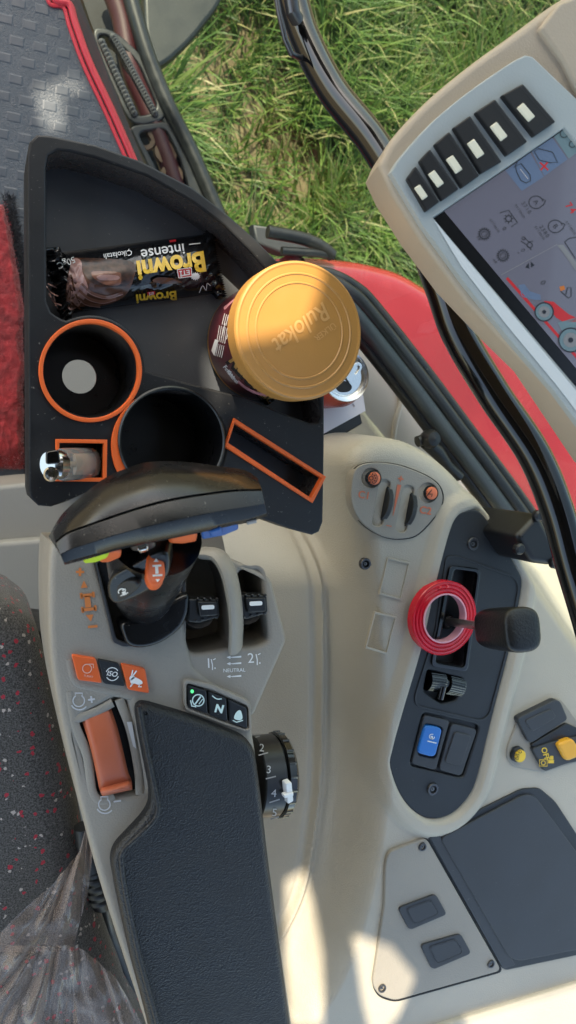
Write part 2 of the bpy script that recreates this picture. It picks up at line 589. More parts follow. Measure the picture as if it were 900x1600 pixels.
MB().tube([P(x, y, .010) for x, y in cr([(-60, 768), (-20, 757), (20, 750), (52, 743), (90, 738)], 6)], .005, 10).build('piping', BS and bpy.data.materials['red piping'], fmat)

def carpet():
    b = MB()
    lft = -80
    def rx(y):
        return 40 + 6 * noise.noise(Vector((y * .02, 0, 0))) - max(0, (480 - y)) * .18
    y0, y1 = 315, 735
    def fn(u, v):
        y = y0 + (y1 - y0) * v
        xr = rx(y); x = lft + (xr - lft) * u
        p = P(x, y, .014)
        e = min(1, (1 - u) * 9) * min(1, v * 12) * min(1, (1 - v) * 12)
        p.z += .012 * e ** .5 + .0015 * noise.noise(p * 260) + .0018 * noise.noise(p * 90) - .014 * (1 - e ** .3)
        return p
    b.grid(fn, 70, 150)
    CM = mat('red pile', (.25, .009, .011), .9, bump=.8, bscale=500, var=.35, vscale=60, sheen=.4)
    o = tag(b.build('carpet', CM), 'red pile carpet lying on the grey floor mat at the left edge', 'carpet')
    # fuzzy tufts, part of the carpet
    t = MB()
    for k in range(6000):
        y = random.uniform(y0, y1); u = random.uniform(.35, 1.0)
        x = lft + (rx(y) - lft) * u
        p = P(x, y, .022)
        d = Vector((random.gauss(0, .5), random.gauss(0, .5), 1)).normalized() * random.uniform(.002, .005)
        q = d.cross(Vector((random.gauss(0, 1), random.gauss(0, 1), 0))).normalized() * .0007
        t.add([p - q, p + q, p + d], [(0, 1, 2)])
    t.build('pile', CM, o, recalc=False)
    f = MB()
    for k in range(3500):
        y = random.uniform(y0 - 10, y1); x = rx(y) + random.uniform(-4, 12)
        p = P(x, y, .012)
        d = Vector((random.gauss(.3, .6), random.gauss(0, .6), .6)).normalized() * random.uniform(.005, .013)
        q = d.cross(Vector((0, 0, 1))).normalized() * .0007
        f.add([p - q, p + q, p + d], [(0, 1, 2)])
    f.build('fringe', mat('dark fringe yarn', (.025, .025, .028), .9), o, recalc=False)
carpet()

# ------------------------------------------------------------------ boarding steps outside the glass
SB = mat('step black', (.010, .012, .013), .4, var=.2, dust=.3, rvar=.1, vscale=15)
st = thing('boarding_steps', 'black ladder of boarding steps with serrated openings outside the glass', 'steps', P(240, 180, -.45))
def stepline(pts, z, r, m=0, mb=None, flat=1):
    return (mb or MB()).tube([P(x, y, z) for x, y in cr(pts, 6)], r, 10, m, flat)
zs = -.32
MB().prism(cr([(128, -30), (205, -30), (225, 60), (262, 165), (300, 245), (338, 330), (270, 345), (235, 265), (205, 190), (160, 80), (135, 15)], 4, True), H(zs - .05), 0, -.03).build('back_plate', DARK, st)
MB().ring(rnd([(140, 40), (178, 45), (228, 90), (268, 185), (205, 200), (165, 110)], 26), rnd([(150, 52), (175, 57), (217, 98), (250, 173), (208, 184), (173, 108)], 20), H(zs), .02, -.02).build('step', SB, st, bevel=.004)
MB().ring(rnd([(200, 196), (268, 188), (305, 262), (335, 345), (262, 345), (232, 262)], 14), rnd([(215, 207), (258, 200), (283, 252), (305, 330), (268, 332), (245, 262)], 12), H(zs), .02, -.02).build('step', SB, st, bevel=.004)
b = MB()
for k in range(26):
    t = k / 25
    x = 176 + (240 - 176) * t; y = 62 + (180 - 62) * t ** 1.05
    b.add([], []); b.lathe(P(x, y, zs + .012), (0, 0, 1), [(.009, 0), (.007, .012), (.001, .016)], 8)
for k in range(18):
    t = k / 17
    b.lathe(P(158 + 50 * t, 70 + 110 * t, zs + .012), (0, 0, 1), [(.009, 0), (.007, .012), (.001, .016)], 8)
b.build('serration', CHARC2, st)
stepline([(196, -30), (228, 80), (262, 165), (300, 240), (345, 345)], zs + .02, .016).build('side_rail', SB, st)
stepline([(168, -30), (190, 30), (205, 110), (230, 170), (262, 255), (285, 330)], zs + .0, .02).build('strap', mat('dark red strap', (.045, .007, .009), .5), st)
b = MB()
for (x, y) in ((224, 218), (246, 208), (258, 240), (268, 275)):
    b.lathe(P(x, y, zs + .005), (0, 0, 1), [(.024, 0), (.022, .008), (.014, .009), (.013, .003)], 20)
b.build('rubber_buffer', mat('muddy rubber', (.14, .095, .06), .8, var=.3, vscale=30), st)
mg = mat('smoked plastic', (.010, .014, .013), .45, rvar=.1, dust=.25)
tag(MB().prism(rnd([(222, -70), (370, -70), (345, 5), (300, 62), (262, 98), (236, 108), (226, 40)], 18), H(-.5), .02, -.01).build('mud_flap', mg, bevel=.008), 'dark smoked mud flap beside the top of the boarding steps', 'mud flap')

# ------------------------------------------------------------------ red fender outside
RED = mat('red paint', (.24, .010, .013), .22, coat=.6, var=.16, rvar=.08, vscale=5, dust=.1)
fz = .22
fen = thing('tractor_fender', 'glossy red rear fender of the tractor outside the side window', 'fender', P(720, 700, 0))
fo = cr([(430, 400), (520, 398), (600, 410), (668, 440), (800, 540), (960, 720), (1120, 1000), (1200, 1300), (1060, 1300), (900, 1080), (700, 820), (560, 600), (450, 440)], 5, True)
MB().prism(fo, H(fz), 0, -.5).build('panel', RED, fen, bevel=.035, seg=6)
MB().tube([P(x, y, fz + .01) for x, y in cr([(418, 362), (470, 372), (500, 384), (520, 400)], 5)], .009, 10).tube([P(x, y, fz + .01) for x, y in cr([(440, 392), (500, 396), (522, 400)], 5)], .006, 10).build('edge_trim', BLACKP, fen)
MB().prism([(395, 350), (485, 363), (512, 392), (440, 396), (400, 380)], H(.15), 0, -.02).build('stay_plate', CHARC2, fen, bevel=.004)

# ------------------------------------------------------------------ pedestal below the seat and armrest
ped = MB()
ped.prism(rnd([(-140, 772), (60, 752), (150, 760), (330, 800), (520, 860), (520, 1700), (-140, 1700)], 20), H(.26), 0, -.28)
ped.prism(rnd([(-140, 858), (60, 842), (120, 838), (250, 850), (430, 880), (430, 1700), (-140, 1700)], 10), H(.285), 0, -.024)
ped.prism(rnd([(85, 500), (420, 520), (420, 790), (85, 770)], 10), H(.275), 0, -.2)
tag(ped.build('pedestal', mat('pedestal plastic', (.25, .235, .205), .5, bump=.1, bscale=700, var=.06, dust=.1), bevel=.006), 'pale beige moulded pedestal under the seat and the armrest', 'pedestal')

# ------------------------------------------------------------------ side console (one moulded shell)
ZC = .56
def wxy(poly, z=ZC):
    return np.array([P(x, y, z)[:2] for x, y in poly])
def sdf(poly, X, Y):
    """positive inside"""
    d2 = np.full(X.shape, 1e9); ins = np.zeros(X.shape, bool)
    n = len(poly)
    for i in range(n):
        ax, ay = poly[i - 1]; bx, by = poly[i]
        ex, ey = bx - ax, by - ay
        t = np.clip(((X - ax) * ex + (Y - ay) * ey) / (ex * ex + ey * ey + 1e-12), 0, 1)
        d2 = np.minimum(d2, (X - ax - ex * t) ** 2 + (Y - ay - ey * t) ** 2)
        c = ((ay > Y) != (by > Y)) & (X < ex * (Y - ay) / (ey + 1e-15) + ax)
        ins ^= c
    d = np.sqrt(d2)
    return np.where(ins, d, -d)
def sst(a, b, x):
    t = np.clip((x - a) / (b - a), 0, 1)
    return t * t * (3 - 2 * t)

PANEL = cr([(727, 798), (744, 796), (760, 810), (790, 856), (811, 893), (816, 915), (806, 970), (795, 1023), (770, 1120), (748, 1210), (733, 1245), (706, 1272), (674, 1280), (647, 1268), (624, 1241), (608, 1197), (612, 1165), (630, 1100), (657, 1008), (680, 905), (700, 830), (712, 806)], 4, True)
PLATEAU = cr([(546, 720), (570, 690), (610, 683), (655, 694), (705, 728), (765, 795), (835, 885), (905, 985), (990, 1110), (1080, 1260), (1080, 1720), (430, 1720), (470, 1600), (515, 1525), (555, 1413), (578, 1290), (580, 1150), (574, 1000), (566, 850), (552, 770)], 5, True)
con = thing('side_console', 'beige moulded side console with switches and the storage lid below the window', 'console', P(700, 1000, .2))
CABIN = [(300, 440), (450, 440), (500, 446), (538, 464), (566, 490), (640, 582), (715, 682), (790, 782), (860, 882), (940, 997), (1040, 1142), (1200, 1380), (1200, 1800), (200, 1800), (200, 500)]
ZLOW = .505
def console_shell():
    a = P(380, 640, .45); b_ = P(1010, 1690, .56)
    x0, x1 = a.x - .02, b_.x; y1, y0 = a.y + .09, b_.y
    st_ = .0016
    nx = int((x1 - x0) / st_); ny = int((y1 - y0) / st_)
    X, Y = np.meshgrid(np.linspace(x0, x1, nx), np.linspace(y0, y1, ny))
    d = sdf(wxy(PLATEAU), X, Y)
    yref = P(540, 860, ZC).y; ytop = P(540, 740, ZC).y
    k = sst(yref - .05, ytop, Y)                     # 1 towards the steep front end
    # left flank: a seam lip, then a long concave slope; front end: rounded and steep
    t = np.clip((d + .024) / .046, 0, 1)
    left = ZLOW + (ZC - ZLOW) * (t * t * (3 - 2 * t))
    left -= .045 * sst(.02, .12, -d)
    fr = np.where(d > .022, ZC, ZC - .022 + np.sqrt(np.clip(.022 ** 2 - (.022 - np.clip(d, 0, .022)) ** 2, 0, 1)))
    fr = np.where(d < 0, ZC - .022 + d * 14.0, fr)
    fr = np.maximum(fr, .39)
    Z = left * (1 - k) + fr * k
    seam = np.array([P(x, y, .508)[:2] for x, y in cr([(492, 800), (500, 860), (505, 1000), (504, 1150), (500, 1250), (480, 1380), (445, 1465), (400, 1540), (395, 1700)], 6)])
    ds = np.full(X.shape, 1e9)
    for i in range(len(seam) - 1):
        ax, ay = seam[i]; bx, by = seam[i + 1]; ex, ey = bx - ax, by - ay
        tt = np.clip(((X - ax) * ex + (Y - ay) * ey) / (ex * ex + ey * ey), 0, 1)
        ds = np.minimum(ds, np.hypot(X - ax - ex * tt, Y - ay - ey * tt))
    Z += .0032 * np.exp(-(ds / .0026) ** 2) * (1 - k)
    Z -= .004 * np.exp(-((ds - .007) / .004) ** 2) * (1 - k)
    dp = sdf(wxy(PANEL), X, Y)
    # moulded collar round the dark lever panel
    Z += .0075 * sst(-.024, -.011, dp) * (1 - sst(-.005, .004, dp)) * (d > 0)
    Z = np.where(dp > .009, ZC - .075, Z)
    # shallow swage running down the middle
    Z -= .035 * sst(0, 1, 0 * X)
    # front shelf under the can
    V = np.stack([X, Y, Z], -1).reshape(-1, 3)
    m = MB()
    m.v = [Vector(q) for q in V]
    inside = sdf(wxy(CABIN, .46), X, Y) > 0
    m.f = [(j * nx + i, j * nx + i + 1, (j + 1) * nx + i + 1, (j + 1) * nx + i) for j in range(ny - 1) for i in range(nx - 1) if inside[j, i]]
    m.m = [0] * len(m.f)
    return m.build('shell', BEIGE, con, angle=75)
console_shell()
# shelf trim in front of the console with an embossed line
b = MB()
b.prism(rnd([(440, 470), (545, 480), (580, 520), (640, 600), (690, 664), (720, 710), (640, 790), (440, 800)], 10), H(.40), 0, -.04)
b.build('shelf', BEIGE3, con, bevel=.004)
b = MB()
b.tube([P(x, y, .401) for x, y in cr([(580, 545), (600, 575), (622, 608), (626, 630), (618, 660), (612, 700)], 6)], .004, 8)
b.build('shelf_rib', BEIGE3, con)

# oval control panel
cp = MB().prism(cr([(549, 760), (556, 733), (580, 723), (624, 727), (673, 747), (691, 769), (687, 796), (656, 833), (629, 842), (598, 838), (567, 818), (551, 791)], 5, True), H(ZC), .003, -.01,
    holes=[(circ(580, 747, 15, 15, 28), .006), (circ(669, 770, 15, 15, 28), .006), (rect(596, 786, 17, 74, 11, 8), .008), (rect(633, 795, 17, 74, 11, 8), .008)]).build('dial_panel', BEIGE2, con, bevel=.0012)
hp = H(ZC + .003).hit
MB().ring(shrink(cr([(549, 760), (556, 733), (580, 723), (624, 727), (673, 747), (691, 769), (687, 796), (656, 833), (629, 842), (598, 838), (567, 818), (551, 791)], 5, True), 1.018), cr([(549, 760), (556, 733), (580, 723), (624, 727), (673, 747), (691, 769), (687, 796), (656, 833), (629, 842), (598, 838), (567, 818), (551, 791)], 5, True), H(ZC), .0008, -.003).build('gap_line', DARK, con)
for (x, y, nm) in ((580, 747, 0), (669, 770, 1)):
    b = MB().lathe(P(x, y, ZC - .003), (0, 0, 1), [(.0078, 0), (.0078, .0075), (.0066, .009)], 28, mats=[0, 0]).lathe(P(x, y, ZC), (0, 0, 1), [(.0066, .006), (.0064, .0078), (.0055, .0084)], 28, m=1, cap1=True)
    sf = H(ZC + .0088).hit
    if nm == 0:
        for k in range(10):
            a = k * .628
            b.poly(circ(x + 6.6 * math.cos(a), y + 6.6 * math.sin(a), 1.4, 1.4, 6), sf, .0002, 2)
        b.line(circ(x, y, 3.2, 3.2, 16), 1.3, sf, .0002, 2, True)
        b.line(circ(x, y, 9.6, 9.6, 24), 1.0, sf, .0002, 2, True)
    else:
        b.line([(x + 6, y - 5), (x - 3, y + 6)], 1.3, sf, .0002, 2); b.line([(x - 8, y - 2), (x - 1, y - 2), (x - 4, y + 2)], 1.3, sf, .0002, 2)
        b.line([(x + 1, y + 2), (x + 7, y + 2), (x + 5, y + 6)], 1.3, sf, .0002, 2)
    b.build('push_button', [BLACKP, mat('red orange button', (.72, .17, .07), .45), DARK], cp)
WH = mat('ribbed wheel', (.012, .013, .015), .4)
for (x, y) in ((596, 786), (633, 795)):
    c = P(x, y, ZC - .009)
    e0 = P(x + 6, y - 32, ZC); e1 = P(x - 6, y + 32, ZC)
    ax = (e1 - e0).cross(Vector((0, 0, 1))).normalized()
    rr = .0195
    b = MB().lathe(c - ax * .003, ax, [(rr - .0015, 0), (rr, .001), (rr, .005), (rr - .0015, .006)], 96, cap0=True, cap1=True)
    fw = (e1 - e0).normalized()
    for k in range(48):
        a = math.pi * (k + .5) / 48
        d = fw * math.cos(a) + Vector((0, 0, 1)) * math.sin(a)
        b.tube([c + d * rr - ax * .0026, c + d * rr + ax * .0026], .00045, 5)
    b.build('thumb_wheel', WH, cp)
b = MB()
b.poly([(621, 757), (627, 758), (614.5, 806), (613.5, 806)], hp)
b.text('+', 626, 749, 17, 11, hp, bold=.02)
b.text('–', 608, 821, 15, 11, hp, bold=.02)
b.text('C1', 569, 774, 16, 10, hp, bold=.02); b.text('C2', 665, 798, 16, 10, hp, bold=.02)
b.build('printed_marking', PINKINK, cp)

# blank socket screw and two embossed frames on the shell
def screw(x, y, z, r, parent, ax=(0, 0, 1)):
    c = P(x, y, z)
    m = MB().lathe(c, ax, [(r, -.003), (r, .0006), (r * .9, .0016), (r * .62, .0016), (r * .55, -.002), (r * .3, -.002)], 28, mats=[0, 0, 0, 0, 1], cap1=True)
    m.prism(circ(x, y, r * 620 * .72, r * 620 * .72, 6), Pl(c, ax), .0012, -.002, 2)
    m.prism(circ(x, y, r * 620 * .3, r * 620 * .3, 6), Pl(c, ax), .0016, -.002, 1)
    return m.build('screw', [DMETAL, DARK, mat('screw core', (.16, .155, .15), .35, metal=.9)], parent)
screw(571, 881, ZC, .0062, con)
EMB = [[(606, 871), (641, 879), (627, 938), (593, 929)], [(586, 956), (620, 964), (605, 1023), (571, 1013)]]
for q in EMB:
    MB().ring(q, shrink(q, .90), H(ZC), .0016, -.002).build('embossed_frame', BEIGE, con, bevel=.0004, seg=2)

# dark lever panel
SLOT = rnd([(712, 888), (747, 893), (724, 1042), (681, 1036)], 7)
SWF = rnd([(661, 1113), (750, 1133), (724, 1216), (640, 1196)], 8)
KNOB = rnd([(668, 1046), (724, 1060), (713, 1094), (690, 1100), (662, 1080)], 5)
lp = MB().prism(PANEL, H(ZC), .004, -.015, holes=[(SLOT, .06), (SWF, .005), (KNOB, .02)], mh=0).build('lever_panel', CHARC, con, bevel=.0022)
hl = H(ZC + .004)
b = MB().ring(rnd([(697, 868), (716, 868), (806, 900), (813, 917), (792, 1025), (766, 1120), (752, 1128), (650, 1104), (647, 1090), (680, 985)], 8),
          rnd([(699, 871), (716, 871), (804, 903), (810, 918), (789, 1025), (764, 1117), (752, 1125), (653, 1102), (650, 1090), (683, 985)], 8), hl, .0012, -.001)
b.build('raised_border', CHARC, lp, bevel=.0006, seg=2)
b = MB().ring(rnd([(703, 883), (752, 889), (731, 1050), (673, 1041)], 9), rnd([(709, 889), (747, 894), (726, 1044), (680, 1036)], 7), hl, .0022, -.003)
b.build('slot_rim', GLOSSB, lp, bevel=.001, seg=2)
b = MB().prism(rnd([(717, 900), (735, 903), (716, 1032), (697, 1029)], 5), H(ZC - .03), 0, -.02, holes=[(rect(722, 916, 11, 22, 8, 5), .01)])
b.build('slot_guide', BLACKP, lp, bevel=.002)
screw(739, 850, ZC + .0045, .0072, lp)
screw(676, 1233, ZC + .0045, .0070, lp)
# clamp knob in its recess
b = MB()
for (xa, ya, xb, yb, r) in ((667, 1063, 690, 1066, .0105), (697, 1068, 719, 1073, .0105)):
    p0 = P(xa, ya, ZC - .002); p1 = P(xb, yb, ZC - .002)
    b.tube([p0, p1], r, 26)
    d = (p1 - p0).normalized(); u = d.orthogonal().normalized(); v = d.cross(u)
    for k in range(26):
        a = 6.283 * k / 26
        q = (u * math.cos(a) + v * math.sin(a)) * r
        b.tube([p0 + q, p1 + q], .0007, 5)
b.tube([P(690, 1066, ZC), P(698, 1068, ZC)], .006, 16)
b.tube([P(692, 1072, ZC + .006), P(687, 1092, ZC + .006)], .0042, 12)
b.build('clamp_knob', GLOSSB, lp)
sz = ZC - .001
sw = MB().ring(rnd([(663, 1117), (703, 1126), (681, 1204), (643, 1193)], 6), rnd([(664, 1130), (693, 1136), (681, 1187), (652, 1180)], 6), H(sz), .006, -.002).build('switch_frame', CHARC2, lp, bevel=.001)
b = MB().prism(rnd([(664, 1133), (692, 1138), (680, 1184), (652, 1177)], 8), H(sz), .0085, -.004, 0)
hs = H(sz + .0085).hit
b.line([(668, 1158), (682, 1161)], 1.6, hs, .0003, 1); b.text('a', 675, 1152, 11, 12, hs, .0003, 1, bold=.02); b.line(circ(675, 1151, 4, 4, 12, 0, 300), 1.1, hs, .0003, 1)
b.build('rocker', [BLUE, WHITE], sw, bevel=.0018)
MB().prism(rnd([(706, 1130), (746, 1140), (721, 1213), (686, 1203)], 7), H(sz), .006, -.003).prism(rnd([(711, 1143), (737, 1149), (720, 1198), (695, 1191)], 6), H(sz), .0075, .005).build('blank_switch', CHARC2, lp, bevel=.001)

# switch cluster at the right
CL = rnd([(793, 1168), (812, 1120), (862, 1092), (876, 1092), (905, 1130), (950, 1150), (950, 1180), (900, 1192), (850, 1208), (803, 1198), (792, 1186)], 8)
cl = MB().prism(CL, H(ZC), .0025, -.004).build('switch_plate', BEIGE2, con, bevel=.0015)
MB().prism(rnd([(808, 1123), (868, 1093), (876, 1096), (888, 1124), (831, 1161), (826, 1159)], 6), H(ZC), .008, 0).prism(rnd([(820, 1126), (862, 1107), (870, 1121), (832, 1144)], 5), H(ZC), .0092, .006).build('blank_switch', CHARC2, cl, bevel=.0012)
MB().prism(rnd([(830, 1163), (886, 1130), (908, 1140), (908, 1160), (838, 1176)], 4), H(ZC), .006, 0).build('guard', BLACKP, cl, bevel=.0012)
b = MB().prism(rnd([(832, 1170), (862, 1160), (950, 1140), (950, 1180), (884, 1194), (852, 1206)], 4), H(ZC), .0085, 0)
ho = H(ZC + .0085).hit
b.text('OFF', 852, 1178, 12, 72, ho, .0004, 1, bold=.02)
b.line(circ(849, 1192, 3.2, 3.2, 12), 1.2, ho, .0004, 1, True); b.line(rect(849, 1192, 12, 10, 0), 1.2, ho, .0004, 1, True)
b.poly(rect(861, 1190, 9, 5, 0), ho, .0004, 1); b.poly(rect(862, 1184, 5, 6, 0), ho, .0004, 1)
b.build('legend_plate', [CHARC2, YELLOW], cl, bevel=.001)
MB().prism(rnd([(871, 1163), (896, 1154), (912, 1180), (886, 1191)], 7), H(ZC), .014, .002).build('rocker', AMBER, cl, bevel=.003)
b = MB().lathe(P(806, 1177, ZC + .002), (0, 0, 1), [(.009, 0), (.009, .004), (.0075, .005)], 28, cap1=True)
b.lathe(P(807, 1178, ZC + .002), (0, 0, 1), [(.0072, 0), (.0070, .0075), (.0060, .0085)], 28, m=1, cap1=True)
hy = H(ZC + .0105).hit
b.text('AUTO', 807, 1172, 6.5, 28, hy, .0004, 2, bold=.02); b.line(circ(806, 1182, 2.6, 2.6, 12), 1, hy, .0004, 2, True); b.line(rect(806, 1182, 9, 8, 10), 1, hy, .0004, 2, True)
b.build('auto_button', [BLACKP, YELLOW, DARK], cl)

# storage lid and sub panel, lower right
MB().prism(rnd([(667, 1306), (815, 1233), (843, 1231), (868, 1252), (1010, 1470), (788, 1517)], 7), H(ZC), .002, -.004).build('lid_recess', CHARC, con, bevel=.001)
MB().prism(rnd([(688, 1310), (820, 1241), (836, 1243), (1000, 1465), (812, 1502), (795, 1496)], 9), H(ZC), .0045, -.002).build('storage_lid', CHARC2, con, bevel=.0012)
MB().prism(rnd([(688, 1306), (671, 1308), (786, 1514), (806, 1508)], 2), H(ZC), .0032, -.002).build('lid_hinge', CHARC2, con, bevel=.001)
SUBP = rnd([(666, 1309), (607, 1331), (602, 1352), (601, 1413), (582, 1538), (592, 1556), (617, 1564), (784, 1517)], 10)
sp = MB().prism(SUBP, H(ZC), .004, -.004).build('service_panel', BEIGE2, con, bevel=.0016)
MB().ring(shrink(SUBP, 1.02), SUBP, H(ZC), .0009, -.003).build('gap_line', DARK, con)
for (x, y) in ((660, 1323), (767, 1506), (597, 1544)):
    screw(x, y, ZC + .0045, .0047, sp)
for q in ([(622, 1419), (681, 1397), (699, 1429), (640, 1454)], [(657, 1477), (720, 1459), (737, 1490), (676, 1516)]):
    MB().prism(rnd(q, 7), H(ZC), .0062, 0).ring(rnd(shrink(q, .70), 6), rnd(shrink(q, .65), 6), H(ZC), .0068, .005).prism(rnd(shrink(q, .65), 6), H(ZC), .0068, .005).build('blank_switch', CHARC2, sp, bevel=.0008, seg=2)
MB().prism([(560, 1650), (700, 1600), (905, 1537), (1020, 1498), (1020, 1720), (560, 1720)], H(ZC), .006, -.03).build('rear_cover', BEIGE, con, bevel=.003)

# ------------------------------------------------------------------ window: seal and glass
win = thing('side_window', 'tinted side window with black rubber seal between the console and the red fender', 'window', P(700, 700, .3))
SEAL = mat('rubber seal', (.005, .006, .008), .34, rvar=.08, vscale=12, dust=.25)
gpx = [(400, 430), (450, 432), (500, 440), (538, 460), (566, 487), (640, 580), (715, 680), (790, 780), (860, 880), (940, 995), (1040, 1140)]
c1 = cr(gpx, 5)
MB().tube([P(x - 7, y + 10, .47) for x, y in c1], .011, 14).build('seal', mat('blue grey trim', (.018, .024, .031), .35, rvar=.08, vscale=12), win)
MB().tube([P(x + 8, y - 3, .475) for x, y in c1], .0085, 12).tube([P(x + 18, y - 10, .470) for x, y in c1], .007, 12).tube([P(x - 18, y + 22, .46) for x, y in c1], .009, 12).build('seal', SEAL, win)
MB().tube([P(x + 1, y + 4, .455) for x, y in c1], .018, 10).build('frame', DARK, win)
def glass_mat():
    m = bpy.data.materials.new('window glass'); m.use_nodes = True
    t = m.node_tree; t.nodes.clear()
    out = t.nodes.new('ShaderNodeOutputMaterial')
    tr = t.nodes.new('ShaderNodeBsdfTransparent'); tr.inputs[0].default_value = (.82, .86, .83, 1)
    gl = t.nodes.new('ShaderNodeBsdfGlossy'); gl.inputs['Roughness'].default_value = .02; gl.inputs[0].default_value = (.9, .9, .9, 1)
    fr = t.nodes.new('ShaderNodeFresnel'); fr.inputs[0].default_value = 1.12
    mx = t.nodes.new('ShaderNodeMixShader')
    mx.inputs[0].default_value = .03; t.links.new(tr.outputs[0], mx.inputs[1]); t.links.new(gl.outputs[0], mx.inputs[2])
    df = t.nodes.new('ShaderNodeBsdfDiffuse'); df.inputs[0].default_value = (.5, .5, .46, 1)
    tc = t.nodes.new('ShaderNodeTexCoord'); nz = t.nodes.new('ShaderNodeTexNoise'); nz.inputs['Scale'].default_value = 3.2; nz.inputs['Detail'].default_value = 5
    mr = t.nodes.new('ShaderNodeMapRange'); mr.inputs['From Min'].default_value = .56; mr.inputs['From Max'].default_value = .9; mr.inputs['To Max'].default_value = .05
    t.links.new(tc.outputs['Object'], nz.inputs['Vector']); t.links.new(nz.outputs['Fac'], mr.inputs['Value'])
    m2 = t.nodes.new('ShaderNodeMixShader')
    t.links.new(mr.outputs['Result'], m2.inputs[0]); t.links.new(mx.outputs[0], m2.inputs[1]); t.links.new(df.outputs[0], m2.inputs[2])
    t.links.new(m2.outputs[0], out.inputs['Surface'])
    return m
gA = [P(85, -160, 0), P(125, 0, 0), P(165, 105, 0), P(225, 255, 0), P(262, 345, 0)]
gB = [P(x, y, .475) for x, y in ((566, 487), (640, 580), (715, 680), (790, 780), (860, 880), (940, 995), (1040, 1140))]
path = [(p.x, p.y) for p in gA] + [(p.x, p.y) for p in gB]
lo = [0.0] * 5 + [.47] * len(gB)
b = MB()
pl_ = cr([(x, y, z) for (x, y), z in zip(path, lo)], 4)
def lean(p, z):
    return Vector((p[0] + .05 * (z - .4), p[1] + .01 * (z - .4), z))
V = []
for p in pl_:
    z0 = max(0, min(p[2], .47)) + .0
    V.append(lean(p, z0)); V.append(lean(p, 1.75))
n = len(pl_)
for th in (0, .004):
    b.add([q + Vector((th, 0, 0)) for q in V], [(2 * i, 2 * i + 2, 2 * i + 3, 2 * i + 1) for i in range(n - 1)])
b.build('pane', glass_mat(), win)

# latch and small stay on the seal
b = MB().lathe(P(664, 686, .485), (0, 0, 1), [(.0, .022), (.008, .02), (.0115, .012), (.010, .004), (.006, 0)], 22)
b.tube([P(664, 690, .49), P(683, 706, .487), P(700, 728, .484), P(718, 745, .48)], [.008, .0085, .006, .006], 12)
b.tube([P(652, 690, .49), P(676, 683, .49)], .0065, 12)
tag(b.build('window_latch', BLACKP), 'small black ball headed latch on the seal above the beige console', 'latch')

# ------------------------------------------------------------------ grab rail
rail = thing('grab_rail', 'glossy black bent tube rail passing under the display', 'rail', P(720, 540, .5))
rp = [(440, -60, .60), (458, 0, .61), (478, 62, .62), (520, 142, .64), (585, 225, .67), (645, 330, .70), (690, 450, .715), (716, 522, .725), (770, 614, .74), (832, 706, .755), (868, 790, .765), (893, 880, .77), (925, 990, .775), (950, 1100, .78)]
MB().tube([P(*q) for q in cr(rp, 10)], .0132, 36).build('tube', GLOSSB, rail)
b = MB().tube([P(428, -30, .64), P(436, 20, .64), P(446, 62, .64), P(455, 84, .638), P(468, 90, .63), P(482, 88, .625)], .0024, 10)
b.tube([P(452, -20, .64), P(458, 20, .64), P(464, 30, .635)], .006, 10)
b.build('hook', DMETAL, rail)
bx = MB().prism(rnd([(806, 838), (842, 800), (878, 872), (866, 884), (832, 880)], 8), H(.62), 0, -.12, scale=1.02)
bx.build('bracket', mat('painted bracket', (.007, .007, .008), .4, rvar=.1), rail, bevel=.006)
for (x, y) in ((812, 858), (868, 880), (842, 806)): MB().lathe(P(x, y, .622), (0, 0, 1), [(.006, -.004), (.006, .001), (.004, .003)], 14, cap1=True).build('bolt', BLACKP, rail)

# ------------------------------------------------------------------ display monitor
mo = CAM + ray(760, 330).normalized() * .50
mn = (Vector((0, 0, 1)) * 1.0 + (CAM - mo).normalized() * .55)
MP = Pl(mo, mn)
mon = thing('display_monitor', 'beige framed tractor display with six black side buttons and a lit grey screen', 'monitor', mo - Vector((0, 0, .08)))
arch = cr([(592, 258), (612, 218), (665, 160), (730, 105), (800, 54), (862, 8), (905, -18)], 5)
HOUS = arch + [(960, -30), (1240, 330), (1240, 380), (1010, 800), (985, 790)] + [(874, 621), (814, 562), (729, 472), (660, 379), (612, 302)]
HOUSM = mat('tan housing', (.42, .34, .26), .5, bump=.15, bscale=900, var=.04, dust=.12)
BEZ = mat('grey bezel', (.36, .39, .39), .42, bump=.06, bscale=900, var=.03, dust=.08)
hs_ = MB().prism(HOUS, MP, 0, -.055, scale=.9).build('housing', HOUSM, mon, bevel=.004)
arc2 = cr([(611, 269), (627, 244), (675, 191), (730, 145), (795, 100), (821, 86)], 5)
SCR = [(677, 340), (882, 200), (1130, 508), (930, 640)]
MB().prism(rnd([(843, 44), (872, 6), (905, -10), (960, -24), (1010, 40), (1010, 220), (925, 190), (880, 96)], 6), MP, .004, -.03).build('rear_rim', HOUSM, mon, bevel=.002)
bz = MB().prism(arc2 + [(832, 88), (905, 158), (1180, 490), (985, 760), (970, 752), (868, 614), (800, 535), (730, 448), (660, 352)], MP, .006, -.001, holes=[(SCR, .004, True)], mf=0)
bz.build('bezel', BEZ, mon, bevel=.0008, seg=2)
MB().poly([(676, 341), (905, 616), (905, 648), (868, 600), (790, 506), (720, 415)], MP.hit, .0064).build('chamfer', mat('pale ledge', (.62, .64, .64), .45), mon)
Z2 = lambda L: [(450 + x / 2, y / 2) for x, y in L]
